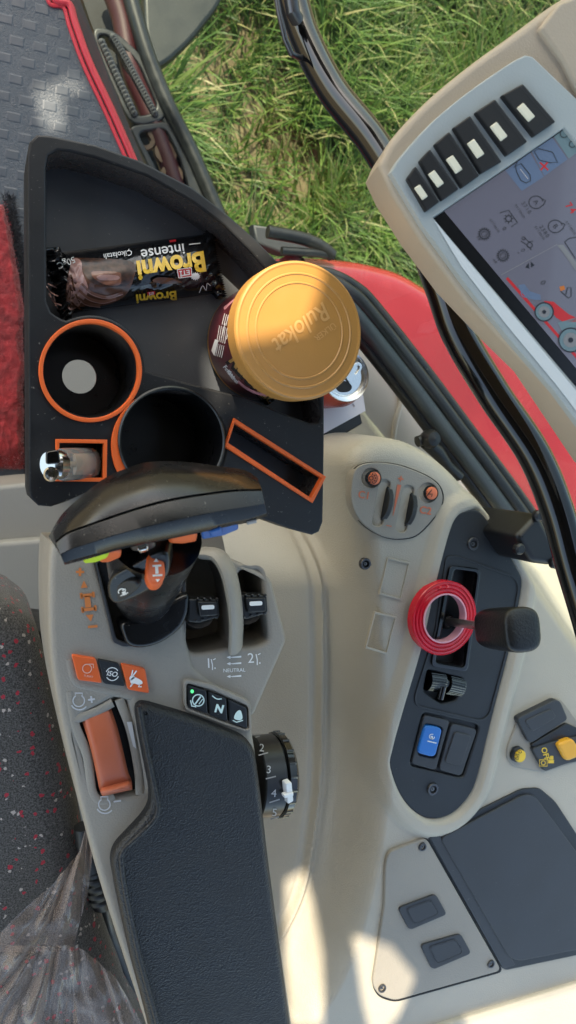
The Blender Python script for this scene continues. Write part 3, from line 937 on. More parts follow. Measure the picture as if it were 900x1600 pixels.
for q, (mx_, my_), k in (([(668, 297), (735, 260), (838, 380), (770, 427)], (745, 350), 1.0), ([(586, 350), (648, 308), (750, 442), (685, 487)], (660, 410), 1.0), ([(517, 398), (570, 360), (670, 505), (605, 543)], (588, 464), 1.0),
          ([(458, 450), (505, 410), (600, 548), (545, 588)], (521, 513), .95), ([(411, 502), (445, 465), (535, 590), (482, 628)], (464, 558), .9), ([(372, 558), (400, 518), (475, 630), (432, 662)], (417, 600), .8)):
    b = MB().prism(rnd(Z2(q), 2.5), MP, .0093, .005)
    a = math.degrees(math.atan2(q[2][1] - q[1][1], q[2][0] - q[1][0]))
    x, y = 450 + mx_ / 2, my_ / 2
    b.prism(rect(x, y, 29 * k, 14 * k, a, 2), MP, .0101, .008, 1)
    b.line(Z2([(q[1][0] * .86 + q[0][0] * .14, q[1][1] * .86 + q[0][1] * .14 + 4), (q[2][0] * .86 + q[3][0] * .14 - 6, q[2][1] * .86 + q[3][1] * .14 - 6)]), .9, MP.hit, .0096, 2)
    b.build('side_button', [mat('key black', (.012, .012, .013), .42), CREAM, CHARC2], mon, bevel=.0009, seg=2)
def screen():
    LCD = mat('lcd glass', (.045, .05, .075), .12, coat=.3)
    e = BS(LCD); e.inputs['Emission Color'].default_value = (.26, .28, .40, 1); e.inputs['Emission Strength'].default_value = .085
    def em(n, c, s=.14):
        m = mat(n, (c[0] * .4, c[1] * .4, c[2] * .4), .25)
        BS(m).inputs['Emission Color'].default_value = (*c, 1); BS(m).inputs['Emission Strength'].default_value = s
        return m
    ms = [LCD, mat('lcd dark ink', (.02, .022, .03), .3), em('lcd red', (.5, .03, .04)), em('lcd blue', (.11, .17, .30)), em('lcd white', (.40, .42, .50)), em('lcd grey', (.20, .22, .26)), em('lcd orange', (.5, .16, .04)), em('lcd teal', (.13, .22, .28)), mat('lcd black border', (.006, .006, .007), .25)]
    b = MB()
    h = MP.hit
    z0 = .0026
    b.prism([(677, 342), (882, 201), (1128, 508), (930, 638)], MP, z0, -.004, 8)
    Q = lambda L: [(660 + x / 3.6375, 180 + y / 3.6375) for x, y in L]
    b.poly([(694, 330), (882, 203), (1125, 505), (944, 628)], h, z0 + .0003, 0)
    o = z0 + .0006; o2 = z0 + .0009; o3 = z0 + .0012
    b.poly(Q([(472, 315), (612, 213), (690, 350), (565, 430)]), h, o, 3)
    b.poly(Q([(622, 206), (738, 128), (825, 250), (694, 346)]), h, o, 3)
    b.poly(Q([(748, 122), (806, 80), (890, 205), (832, 246)]), h, o, 7)
    b.line(Q([(530, 290), (560, 275), (612, 340), (615, 372), (590, 385), (560, 372), (535, 320)]), 1.4, h, o2, 1, True)
    b.line(Q([(555, 305), (600, 362)]), 1.3, h, o2, 4); b.line(Q([(520, 300), (540, 265)]), 1.2, h, o2, 1)
    b.line(Q([(635, 205), (660, 190), (740, 210), (768, 268), (725, 270), (665, 255)]), 1.3, h, o2, 1, True)
    b.line(Q([(668, 268), (715, 312)]), 2.6, h, o2, 2); b.line(Q([(712, 268), (672, 312)]), 2.6, h, o2, 2)
    b.line(Q(circ(805, 105, 22, 22, 14)), 1.4, h, o2, 1, True); b.line(Q(circ(853, 165, 18, 18, 14)), 1.4, h, o2, 1, True)
    A = 53
    for (x, y, s) in ((645, 495, 'A'), (755, 632, 'B')):
        b.line(Q(circ(x, y, 40, 36, 20, 40, 350)), 1.4, h, o, 1)
        b.line(Q([(x + 38, y - 20), (x + 55, y - 12), (x + 45, y + 12), (x + 30, y + 24)]), 1.4, h, o, 1)
        px, py = Q([(x, y)])[0]
        b.text(s, px, py, 11, A, h, o, 1)
    for (x, y, s, n_) in ((352, 675, 'C1', 16), (458, 798, 'C2', 16)):
        b.line(Q(circ(x, y, 27, 27, 20)), 1.5, h, o, 1, True); b.line(Q(circ(x, y, 17, 17, 16)), 1.0, h, o, 1, True)
        for k in range(n_):
            a = 6.283 * k / n_
            b.line(Q([(x + 27 * math.cos(a), y + 27 * math.sin(a)), (x + 38 * math.cos(a), y + 38 * math.sin(a))]), 1.5, h, o, 1)
        px, py = Q([(x, y)])[0]
        b.text(s, px, py, 6.5, A, h, o, 1)
    for (x, y, s, sz_) in ((590, 525, '3710', 9), (555, 545, 'tr/min', 8), (693, 660, '2380', 9), (668, 668, 'tr/min', 8), (465, 645, '0', 9), (412, 628, 'tr/min', 8), (318, 700, 'AR', 6), (412, 830, 'AR', 6), (572, 768, '0', 9), (685, 952, '0', 12), (545, 783, '<', 6), (845, 640, 'tr/min', 8)):
        px, py = Q([(x, y)])[0]
        b.text(s, px, py, sz_, A + 3, h, o, 1, spacing=1.25)
    px, py = Q([(842, 528)])[0]
    b.text('74', px, py, 15, A, h, o, 2, bold=.02, spacing=1.3)
    b.line(Q([(440, 555), (490, 540), (540, 610), (505, 635)]), 1.4, h, o, 1)
    b.line(Q(circ(490, 588, 17, 17, 14)), 1.5, h, o, 1, True)
    for k in range(8):
        a = .785 * k
        b.line(Q([(490 + 17 * math.cos(a), 588 + 17 * math.sin(a)), (490 + 28 * math.cos(a), 588 + 28 * math.sin(a))]), 1.3, h, o, 1)
    b.line(Q(circ(610, 738, 15, 15, 12)), 1.3, h, o, 1, True); b.line(Q(circ(575, 700, 9, 9, 10)), 1.2, h, o, 1, True); b.line(Q([(560, 715), (590, 735), (620, 765)]), 1.3, h, o, 1); b.line(Q([(575, 690), (605, 720), (630, 715)]), 1.3, h, o, 1)
    # drawing of the tractor
    b.line(Q([(448, 908), (765, 735), (900, 905)]), 1.0, h, o, 5)
    b.poly(Q([(455, 912), (770, 742), (1000, 1030), (1000, 1400), (900, 1420)]), h, z0 + .0004, 5) if False else None
    b.poly(Q([(770, 738), (800, 735), (900, 870), (880, 895)]), h, o, 5)
    b.line(Q([(480, 925), (900, 1400)]), 4.5, h, o, 2)
    b.poly(Q([(585, 865), (605, 838), (608, 872)]), h, o, 1); b.poly(Q([(615, 832), (618, 866), (638, 852)]), h, o, 1)
    b.poly(Q([(545, 965), (580, 960), (610, 1000), (670, 1020), (675, 1050), (640, 1050), (600, 1040), (560, 1010)]), h, o, 3)
    b.line(Q(circ(585, 1010, 24, 24, 14)), 1.6, h, o2, 3, True)
    b.poly(Q([(690, 1055), (745, 1060), (830, 1130), (872, 1150), (872, 1175), (800, 1175), (760, 1150)]), h, o, 2)
    b.poly(Q([(770, 1180), (872, 1150), (880, 1200), (800, 1240)]), h, o, 7)
    for (x, y, r) in ((692, 1118, 52), (843, 1278, 68)):
        b.poly(Q(circ(x, y, r, r, 26)), h, o2, 7); b.poly(Q(circ(x, y, r * .62, r * .62, 22)), h, o3, 5); b.poly(Q(circ(x, y, r * .22, r * .22, 12)), h, o3 + .0003, 1)
        b.line(Q(circ(x, y, r, r, 26)), 2, h, o3, 1, True)
    b.poly(Q([(778, 975), (805, 968), (812, 990), (785, 1000)]), h, o, 6); b.line(Q([(785, 1000), (830, 1040), (845, 1030), (845, 980), (825, 980), (815, 1020)]), 1.5, h, o, 1)
    b.line(Q([(808, 720), (835, 700), (900, 690)]), 1.3, h, o, 1); b.line(Q([(808, 720), (870, 815)]), 1.3, h, o, 1)
    b.build('screen', ms, mon, recalc=False)
screen()

# ------------------------------------------------------------------ black organiser tray
ZR = .67
tray = thing('organiser_tray', 'black printed organiser tray with cup holders and orange rimmed slots', 'tray', P(270, 520, .60))
TO = rnd([(52, 209), (90, 210)], 1) if False else [(43, 245), (46, 222), (58, 210), (78, 211), (150, 226), (220, 251), (300, 292), (350, 330), (400, 374), (440, 415), (475, 470), (498, 540), (507, 610), (507, 700), (505, 815), (499, 831), (488, 836), (465, 830), (415, 812), (330, 790), (240, 775), (170, 765), (135, 770), (105, 783), (80, 792), (60, 790), (48, 779), (45, 765), (44, 500)]
POCK = [(72, 262), (76, 243), (90, 235), (110, 237), (150, 247), (230, 275), (300, 315), (350, 352), (390, 392), (425, 432), (455, 482), (480, 545), (497, 615), (502, 650), (497, 660), (485, 661), (440, 645), (385, 621), (300, 600), (228, 580)] + \
       [(141 + 86 * math.cos(math.radians(a)), 578 + 86 * math.sin(math.radians(a))) for a in range(-4, -118, -8)] + [(94, 497), (80, 488), (73, 470)]
C1 = circ(141, 578, 76, 77, 56); C2 = circ(267, 694, 86, 84, 56)
SQ = [(93, 692), (162, 693), (161, 747), (93, 746)]
LS = [(367, 661), (503, 747), (486, 778), (357, 692)]
PLA = mat('printed black plastic', (.007, .0075, .009), .40, var=.12, vscale=14, dust=.35, rvar=.06)
def pla_lines(m):
    t = m.node_tree; b = BS(m)
    tc = t.nodes.new('ShaderNodeTexCoord'); wv = t.nodes.new('ShaderNodeTexWave'); wv.bands_direction = 'DIAGONAL'; wv.inputs['Scale'].default_value = 420; wv.inputs['Distortion'].default_value = .4
    t.links.new(tc.outputs['Object'], wv.inputs['Vector'])
    bp = t.nodes.new('ShaderNodeBump'); bp.inputs['Strength'].default_value = .10; bp.inputs['Distance'].default_value = .0006
    t.links.new(wv.outputs['Fac'], bp.inputs['Height']); t.links.new(bp.outputs[0], b.inputs['Normal'])
pla_lines(PLA)
PLAF = mat('printed tray floor', (.060, .065, .073), .38, var=.10, vscale=10, dust=.2, rvar=.08, bump=.15, bscale=500)
pla_lines(PLAF)
PLAW = mat('printed tray wall', (.055, .045, .040), .28, var=.15, vscale=30, rvar=.1)
def wall_lines(m):
    t = m.node_tree; b = BS(m)
    tc = t.nodes.new('ShaderNodeTexCoord'); mp = t.nodes.new('ShaderNodeMapping'); mp.inputs['Scale'].default_value = (900, 900, 4)
    nz = t.nodes.new('ShaderNodeTexNoise'); nz.inputs['Scale'].default_value = 1
    t.links.new(tc.outputs['Object'], mp.inputs['Vector']); t.links.new(mp.outputs[0], nz.inputs['Vector'])
    bp = t.nodes.new('ShaderNodeBump'); bp.inputs['Strength'].default_value = .5; bp.inputs['Distance'].default_value = .001
    t.links.new(nz.outputs['Fac'], bp.inputs['Height']); t.links.new(bp.outputs[0], b.inputs['Normal'])
wall_lines(PLAW)
b = MB()
b.prism(TO, H(ZR), 0, -.045, 0, holes=[(POCK, .038, True), (C1, .04, False), (C2, .04, False), (SQ, .035, True), (LS, .035, True)], mh=1, mf=2)
# pocket floor gets its own finish; cup wells
b.build('tray_body', [PLA, PLAW, PLAF], tray, bevel=.0016, seg=2, angle=35)
def cup(cx, cy, rx, z0, depth, hole, name, mt, z1=0.0):
    c = P(cx, cy, z0); r = (P(cx + rx, cy, z0) - P(cx - rx, cy, z0)).length / 2
    prof = [(r, z1), (r * .97, -.01), (r * .92, -depth), (hole, -depth), (hole, -depth - .003), (r * .95, -depth - .003), (r + .002, -.02), (r + .002, z1), (r, z1)]
    return MB().lathe(c, (0, 0, 1), prof, 64).build(name, mt, tray)
CUPM = mat('cup black', (.004, .004, .0045), .35, rvar=.1, vscale=20)
cup(141, 578, 75.5, ZR, .062, .0135, 'cup_well', CUPM, -.001)
cup(268, 693, 85, ZR, .075, .0001, 'cup_well', CUPM, -.001)
def oring(cx, cy, r0, r1, z, nm='orange_rim', mt=ORANGE, h=.003, ry=1.0):
    MB().ring(circ(cx, cy, r0, r0 * ry, 72), circ(cx, cy, r1, r1 * ry, 72), H(z), h, -.003).build(nm, mt, tray, bevel=.0008, seg=2)
oring(141.5, 579, 81, 74, ZR)
MB().prism(circ(264, 697, 90, 90, 40, 88, 262) + list(reversed(circ(271, 690, 84.5, 84.5, 40, 95, 256))), H(ZR), .003, -.003).build('orange_rim', ORANGE, tray, bevel=.0006, seg=2)
# black liner standing a little proud in the second holder
c = P(271, 689, ZR + .006); r = (P(271 + 83, 689, ZR) - P(271 - 83, 689, ZR)).length / 2
MB().lathe(c, (0, 0, 1), [(r - .003, -.07), (r - .0022, -.001), (r - .0012, 0), (r, -.001), (r, -.03)], 72).build('cup_liner', CUPM, tray)
MB().ring([(87, 686), (168, 687), (167, 753), (87, 752)], SQ, H(ZR), .003, -.003).build('orange_rim', ORANGE, tray, bevel=.0006, seg=2)
MB().ring([(366, 653), (510, 745), (489, 786), (351, 698)], LS, H(ZR), .003, -.003).build('orange_rim', ORANGE, tray, bevel=.0006, seg=2)
# things in and on the tray ---------------------------------------------
ZF = ZR - .038
def brownie():
    WR = mat('black film', (.008, .008, .009), .16, rvar=.08, vscale=40, coat=.3)
    root = thing('snack_bar', 'black film wrapped brownie bar with yellow lettering lying in the tray', 'snack', P(210, 425, ZF))
    TL, TR, BR, BL = (np.array(q, float) for q in ((80, 396), (334, 364), (350, 456), (98, 490)))
    def uvof(px, py):
        e1 = TR - TL; e2 = BL - TL; q = np.array([px, py]) - TL
        M_ = np.array([e1, e2]).T
        return np.linalg.solve(M_, q)
    def hgt(u, v):
        e = min(max(u / .17, 0), 1) * min(max((1 - u) / .12, 0), 1)
        e = e ** .55
        s = max(0.0, math.sin(math.pi * min(max(v, 0), 1))) ** .55
        cr_ = (1 - e) * .0035 * math.sin(v * 38 + 3 * math.sin(u * 40)) + .0012 * noise.noise(Vector((u * 9, v * 7, 1))) * e + .0016 * noise.noise(Vector((u * 30 + v * 22, v * 9 - u * 12, 5))) * (1.25 - e)
        return ZF + .003 + .022 * e * s + cr_ + (1 - e) * .005
    def fn(u, v):
        top = TL + (TR - TL) * u; bot = BL + (BR - BL) * u
        q = top + (bot - top) * v
        # seals flare a little and are cut in a zigzag
        fl = 0
        if u < .06 or u > .95:
            fl = (.5 - v) * (-18)
            if u > .95: fl = (.5 - v) * (-16)
        q = q + np.array([0, fl])
        if u == 0: q = q + np.array([(-4 if int(v * 60) % 2 else 0) - 9 + 10 * v, 0])
        if u == 1: q = q + np.array([(4 if int(v * 60) % 2 else 0) - 6 + 8 * v, 0])
        return P(q[0], q[1], hgt(u, v))
    MB().grid(fn, 110, 60).grid(lambda u, v: fn(u, v) - Vector((0, 0, max(0, (hgt(u, v) - ZF - .001)))), 30, 20).build('wrapper', WR, root, recalc=False, angle=80)
    def sf(px, py, off):
        z = ZF + .02
        for _ in range(3):
            u, v = uvof(px, py); z = hgt(min(max(u, 0), 1), min(max(v, 0), 1))
        return P(px, py, z + .0013 + off)
    Q = lambda L: [(50 + x / 2.8125, 340 + y / 2.8125) for x, y in L]
    cake = mat('printed cake', (.045, .018, .010), .35, bump=.0, var=.8, vscale=260); choc = mat('printed chocolate', (.20, .085, .055), .2, var=.3, vscale=60)
    chl = mat('printed pale chocolate', (.36, .20, .17), .2, var=.15, vscale=60); yl = mat('yellow print', (.74, .46, .04), .3); rd = mat('red print', (.55, .02, .03), .3); wt = mat('white print', (.72, .72, .70), .3)
    dkb = mat('dark brown print', (.10, .04, .022), .25, var=.3, vscale=80)
    ms = [cake, choc, chl, yl, rd, wt, dkb]
    b = MB()
    def dense(poly, off, m):
        # fill a pixel polygon with a fine fan so that it follows the film
        c = np.mean(np.array(poly), axis=0); k = 7; n = len(poly); V = []; F = []
        for r_ in range(k + 1):
            for x, y in poly: V.append(sf(c[0] + (x - c[0]) * r_ / k, c[1] + (y - c[1]) * r_ / k, off))
        for r_ in range(k):
            for i in range(n):
                j = (i + 1) % n; F.append((r_ * n + i, r_ * n + j, (r_ + 1) * n + j, (r_ + 1) * n + i))
        b.add(V, F, m)
    dense(cr(Q([(178, 185), (215, 178), (300, 180), (445, 200), (440, 290), (400, 350), (320, 385), (230, 390), (180, 400), (155, 390), (150, 300)]), 4, True), .0002, 6)
    dense(cr(Q([(215, 185), (330, 180), (447, 198), (436, 270), (405, 300), (300, 300), (235, 255)]), 4, True), .0005, 0)
    dense(cr(Q([(180, 180), (215, 190), (222, 240), (245, 300), (240, 340), (200, 395), (160, 400), (152, 320), (165, 230)]), 4, True), .0008, 2)
    dense(cr(Q([(262, 240), (290, 235), (380, 240), (392, 265), (385, 295), (340, 298), (300, 285), (268, 262)]), 4, True), .0008, 1)
    dense(cr(Q([(285, 258), (320, 250), (378, 256), (380, 272), (330, 276), (295, 272)]), 4, True), .0011, 2)
    for L in ([(215, 290), (260, 330), (330, 350), (400, 330)], [(205, 320), (250, 355), (310, 370), (370, 355)], [(200, 350), (240, 378), (300, 388)]):
        b.line(cr(Q(L), 8), 4.5, sf, .0011, 1); b.line([(x, y + 2.5) for x, y in cr(Q(L), 8)], 1.2, sf, .0014, 2)
    for L in ([(150, 330), (185, 385), (220, 405)], [(170, 250), (190, 330), (215, 380)]):
        b.line(cr(Q(L), 8), 3, sf, .0012, 6)
    A = 171.5
    T = lambda s, zx, zy, *a, **k: b.text(s, 50 + zx / 2.8125, 340 + zy / 2.8125, *a, **k)
    T('Browni', 612, 208, 43, A, sf, .0014, 3, bold=.035, sx=.86)
    T('intense', 575, 148, 24, A, sf, .0014, 5, bold=.01, sx=1.0)
    T('Çikolatalı', 377, 161, 12, A, sf, .0014, 5, bold=.01)
    T('50gC', 150, 197, 14, 158, sf, .0014, 5, bold=.01)
    T('Browni', 547, 348, 20, A + 3, sf, .0014, 3, bold=.03, sx=1.1)
    b.poly(rnd(Q([(638, 228), (700, 220), (703, 258), (645, 266)]), 2), sf, .0016, 4)
    b.line(rnd(Q([(638, 228), (700, 220), (703, 258), (645, 266)]), 2), 1.2, sf, .0018, 5, True)
    T('ETİ', 671, 242, 11, A, sf, .0020, 5, bold=.03)
    b.poly(rnd(Q([(506, 328), (540, 323), (542, 338), (510, 343)]), 1), sf, .0016, 4)
    T('ETİ', 524, 333, 5, A, sf, .0020, 5, bold=.03)
    st_ = []
    for k in range(28):
        a = 6.283 * k / 28; r_ = 23 if k % 2 else 17
        st_.append((718 + r_ * math.cos(a), 258 + r_ * .8 * math.sin(a)))
    b.poly(Q(st_), sf, .0014, 5)
    b.poly(Q([(603, 100), (632, 96), (634, 106), (606, 109)]), sf, .0014, 4); b.line(Q([(690, 118), (740, 112)]), 1.5, sf, .0014, 5)
    dense(cr(Q([(530, 275), (560, 262), (620, 268), (660, 285), (620, 292), (550, 288)]), 4, True), .0012, 6)
    b.line(cr(Q([(735, 330), (750, 300), (765, 320), (770, 290), (785, 300)]), 4), 1.2, sf, .0012, 5)
    for L in ([(62, 300), (85, 330), (115, 345)], [(75, 330), (95, 370), (130, 385)], [(95, 345), (110, 395), (145, 410)], [(70, 290), (110, 310)]):
        b.line(cr(Q(L), 4), 2.0, sf, .0012, 2)
    b.build('printed_artwork', ms, root, recalc=False)
brownie()

def tin():
    lc = P(470, 517, ZF + .088)
    base = Vector((lc.x, lc.y, ZF))
    root = thing('biscuit_tin', 'maroon wafer tin with a golden orange plastic lid standing in the tray', 'tin', base)
    rl = .0508
    GOLDP = mat('gold orange plastic', (.45, .215, .056), .34, bump=.05, bscale=600, var=.05, vscale=14, rvar=.06)
    EMBT = mat('embossed gold', (.58, .31, .11), .34)
    MAR = mat('maroon label', (.075, .012, .016), .28, var=.2, vscale=40); GOLD = mat('gold foil', (.62, .34, .10), .3, metal=.6)
    PK = mat('pink print', (.40, .16, .17), .4, var=.4, vscale=120)
    GR = mat('green print', (.05, .14, .05), .4)
    h = .088
    prof = [(.001, 0), (.0445, 0), (.0465, .002), (.0467, .006), (.0467, .072)]
    MB().lathe(base, (0, 0, 1), prof, 96, mats=[1, 1, 1, 0]).build('tin_body', [MAR, GOLD], root)
    prof = [(rl - .002, .068), (rl, .0695), (rl, .0855), (rl - .0008, .0872), (rl - .002, .088), (rl - .0034, .0874), (rl - .0085, .0874), (rl - .0091, .0879), (rl - .0099, .0879), (rl - .0105, .0872), (.0356, .0872), (.0351, .0877), (.0344, .0877), (.0338, .0870), (.0, .0868)]
    lid = MB().lathe(base, (0, 0, 1), prof, 120).build('lid', GOLDP, root, angle=22)
    sf = H(ZF + .0870).hit
    b = MB()
    b.text('Rulokat', 470, 512, 40, 143, sf, .0003, 0, bold=.012, shear=.25, sx=.82)
    b.text('ÜLKER', 508, 518, 13, 143, sf, .0003, 0, bold=.02)
    b.build('embossed_lettering', EMBT, lid, recalc=False)
    cy0 = Cyl(base, (0, 0, 1), .0467).hit
    def cy(x, y, o):
        p = cy0(x, y, o); p.z = min(p.z, ZF + .0715); return p
    b = MB()
    b.text('Rulokat', 396, 592, 30, 47, cy, .0004, 1, bold=.03, shear=.2)
    b.text('Rulokat', 392, 594, 30, 47, cy, .0003, 3, bold=.05, shear=.2)
    b.text('Fındıklı', 358, 582, 9, 52, cy, .0004, 0, bold=.02); b.text('Kremalı', 364, 589, 8, 52, cy, .0004, 0, bold=.02)
    b.line(cr([(372, 596), (384, 606), (398, 613), (416, 618)], 4), 4, cy, .0005, 2)
    for (x, y, L) in ((338, 545, 20), (343, 520, 26), (351, 498, 18)):
        for k in range(5):
            b.line([(x + k * 3.0, y - L * .45 + k), (x + k * 3.0 - 4, y + L * .5 + k)], .9, cy, .0004, 0)
    b.poly([(349, 480), (372, 462), (374, 490), (356, 500)], cy, .0004, 2)
    b.poly([(330, 548), (336, 530), (341, 532), (335, 556)], cy, .0004, 0)
    b.poly([(333, 577), (340, 590), (352, 606), (342, 600)], cy, .0004, 4)
    b.line([(352, 505), (346, 528)], 1, cy, .0004, 0); b.line([(360, 500), (354, 530)], 1, cy, .0004, 0)
    b.build('label_print', [mat('label white', (.62, .58, .55), .4), GOLD, PK, DARK, GR], root, recalc=False)
tin()

def lighter():
    p0 = P(146, 724, ZR - .012); p1 = P(95, 726, ZR + .020); p2 = P(74, 726, ZR + .026)
    root = thing('lighter', 'clear plastic pocket lighter with chrome head leaning in the orange square slot', 'lighter', p0)
    CLR = mat('clear plastic', (.92, .88, .84), .06)
    q = BS(CLR); q.inputs['Transmission Weight'].default_value = .85; q.inputs['IOR'].default_value = 1.4
    d = (p1 - p0).normalized()
    MB().tube([p0, p0 + d * .004, p1 - d * .003, p1], [.0105, .0118, .0118, .0112], 24, flat=.62).build('body', CLR, root)
    MB().tube([p0 + d * .004, p1 - d * .012], .0062, 16, flat=.5).tube([p0 + d * .012, p1 - d * .002], .0018, 10).build('fuel_tube', mat('amber fuel', (.35, .26, .17), .2), root)
    CHR = mat('chrome', (.50, .49, .47), .18, metal=1)
    hd = MB().tube([p1 - d * .001, p1 + d * .004, p2 - d * .004, p2], [.0100, .0103, .0101, .0085], 26, flat=.72).build('metal_head', CHR, root)
    c = P(80, 741, ZR + .033)
    MB().lathe(c, (0, 0, 1), [(.0045, -.004), (.0052, 0), (.0042, .0012), (.0022, .0008), (.0018, -.002)], 20, cap1=True).build('flame_port', CHR, hd)
    e = P(84, 716, ZR + .034)
    MB().prism(rnd([(72, 706), (92, 702), (95, 724), (72, 726)], 5), Pl(e, (0, 0, 1)), .001, -.004).build('thumb_pad', GLOSSB, hd, bevel=.001)
lighter()

# drink can on the shelf behind the tray
def drink_can():
    zt = .515
    c = P(541, 588, zt)
    base = Vector((c.x, c.y, .40))
    ALU = mat('aluminium', (.78, .78, .78), .22, metal=1, rvar=.06, vscale=30)
    root = thing('drink_can', 'opened aluminium drink can with red side behind the orange lidded tin', 'can', base)
    H_ = zt - .40
    MB().lathe(base, (0, 0, 1), [(.001, .004), (.022, .001), (.0255, 0), (.030, .010), (.0315, .016), (.0315, H_ - .018), (.0265, H_ - .002)], 64).build('can_body', mat('red can paint', (.45, .05, .03), .25, metal=.4), root)
    ld = MB().lathe(base, (0, 0, 1), [(.0262, H_ - .003), (.0268, H_ - .0005), (.0262, H_ + .001), (.0245, H_ + .0005), (.0235, H_ - .005), (.021, H_ - .0058), (.0195, H_ - .004), (.001, H_ - .004)], 64).build('can_lid', ALU, root)
    zz = base.z + H_ - .004
    o = MB().poly(cr([(524, 602), (532, 595), (544, 597), (550, 605), (544, 612), (530, 612)], 5, True), H(zz).hit, .0004); o.build('opening', DARK, ld)
    MB().ring(cr([(540, 585), (552, 570), (562, 566), (566, 574), (556, 592), (546, 597)], 5, True), cr([(552, 577), (559, 571), (562, 575), (555, 585)], 5, True), H(zz), .0025, .001).build('pull_tab', ALU, ld, bevel=.0004, seg=2)
drink_can()
nb = thing('document_case', 'black case with a white card on top beside the drink can', 'case', P(530, 670, .40))
MB().prism(rnd([(470, 640), (560, 632), (567, 662), (520, 690), (505, 700), (450, 705)], 3), H(.455), 0, -.054).build('case', BLACKP, nb, bevel=.002)
MB().prism([(480, 625), (567, 614), (571, 642), (498, 682), (470, 680)], H(.4575), 0, -.0015, holes=[(circ(551, 634, 3.2, 3.2, 14), .003)]).build('card', mat('white card', (.62, .62, .70), .5), nb)

# ------------------------------------------------------------------ armrest console
ZA = .70
arm = thing('armrest_console', 'grey beige armrest console with padded black top, buttons and hydraulic levers', 'armrest', P(260, 1250, .30))
AL = [(80, 848), (77, 870), (75, 930), (77, 1010), (84, 1070), (95, 1130), (115, 1220), (140, 1320), (163, 1400), (195, 1500), (228, 1600), (255, 1690)]
AO = cr(AL, 3) + [(470, 1690), (440, 1480), (420, 1330), (404, 1200), (393, 1128), (384, 1092), (330, 1064), (304, 1042), (293, 1005), (288, 950), (290, 868), (200, 842)]
THR = rnd([(122, 1122), (183, 1090), (196, 1092), (222, 1236), (213, 1242), (152, 1246), (140, 1215), (124, 1150)], 9)
JR = [(150, 878), (204, 866), (276, 884), (276, 945), (268, 980), (222, 1000), (184, 998)]
b = MB().prism(AO, H(ZA), 0, -.11, holes=[(THR, .010), (JR, .015, True)], scale=.97)
body = b.build('body', BEIGE2, arm, bevel=.005, seg=4)
# right hand block with the two lever pockets
PK1 = cr([(294, 882), (312, 870), (334, 872), (350, 890), (362, 925), (366, 970), (366, 1005), (352, 1013), (308, 1021), (293, 1008), (290, 945)], 4, True)
PK2 = cr([(373, 897), (392, 892), (405, 894), (410, 915), (416, 960), (420, 992), (416, 1003), (402, 1009), (380, 1012), (371, 1004), (373, 950)], 4, True)
BO = rnd([(282, 858), (320, 858), (365, 874), (405, 892), (424, 904), (449, 1000), (396, 1121), (380, 1118), (282, 1060)], 8)
bl = MB().prism(BO, H(ZA), -.002, -.06, holes=[(PK1, .045), (PK2, .045)], scale=.96).build('lever_block', BEIGE2, arm, bevel=.0035, seg=4)
# curved fin between the pockets
b = MB()
fin = cr([(318, 864, .700), (340, 868, .708), (355, 890, .713), (364, 925, .714), (369, 965, .711), (368, 1012, .702)], 6)
b.tube([P(x, y, z - .003) for x, y, z in fin], .0048, 14, flat=2.2)
b.build('divider_fin', BEIGE2, arm)
for (x, y) in ((321, 952), (396, 946)):
    lv = MB().prism(rnd([(x - 27, y - 16), (x + 21, y - 16), (x + 23, y + 12), (x - 10, y + 22), (x - 27, y + 20)], 4), H(ZA + .008), 0, -.012)
    lv.prism(rnd([(x - 12, y - 12), (x + 19, y - 12), (x + 20, y + 10), (x - 8, y + 12)], 3), H(ZA + .008), .0035, -.001)
    for k in range(4):
        lv.lathe(P(x - 16 + k * 11, y + 17 - k * 2, ZA + .007), (0, -.5, 1), [(.0016, 0), (.0014, .0014), (.0004, .002)], 8, cap1=True)
        lv.lathe(P(x - 12 + k * 10, y - 16, ZA + .008), (0, .3, 1), [(.0013, 0), (.0011, .001), (.0004, .0014)], 8, cap1=True)
    lv.tube([P(x - 10, y + 5, ZA + .001), P(x - 18, y + 14, ZA - .04)], [.012, .010], 14)
    l_ = lv.build('hydraulic_lever', BLACKP, arm, bevel=.0012)
    MB().prism(rect(x + 4, y - 3, 20, 6.5, -3, 3), H(ZA + .0116), .0006, 0).build('white_mark', WHITE, l_)
ha = H(ZA - .002).hit
b = MB()
b.text('1', 326, 1037, 22, -3, ha); b.text('2', 392, 1029, 22, -3, ha)
for (x, y) in ((331, 1039), (401, 1031)):
    b.line([(x - 1, y - 9), (x + 1, y), (x + 1, y + 8)], 1.6, ha); b.line([(x + 2, y - 8), (x + 6, y - 10)], 1.4, ha); b.line([(x + 4, y + 5), (x + 6, y + 5)], 2.2, ha)
for k, (y, g_) in enumerate(((1027, 1), (1037, 1), (1057, 1))):
    b.poly([(363, y - .8), (377, y - 2.4), (377, y + .4), (363, y + 1.0)], ha)
    b.poly([(354, y), (360, y - 2.5), (360, y + 2.5)], ha); b.line([(359, y), (364, y)], 1.2, ha)
b.text('NEUTRAL', 366, 1047.5, 8, -2, ha, bold=.005)
b.build('printed_marking', WHITE, bl)
hb = H(ZA).hit
b = MB()
b.text('+', 125, 895, 24, 0, hb, bold=.035)
b.poly([(131, 907), (126, 919), (137, 918)], hb); b.poly([(142, 971), (134, 961), (146, 960)], hb)
b.poly(rect(137, 940, 9, 18, -6), hb); b.poly(rect(136, 930, 18, 5, -6), hb); b.poly(rect(139, 952, 20, 5, -6), hb)
for (x, y) in ((127, 931), (146, 929), (129, 953), (149, 950)): b.poly(rect(x, y, 4, 9, -6), hb)
b.poly(rect(145, 979, 15, 4, -6), hb)
b.build('printed_marking', ORINK, body)
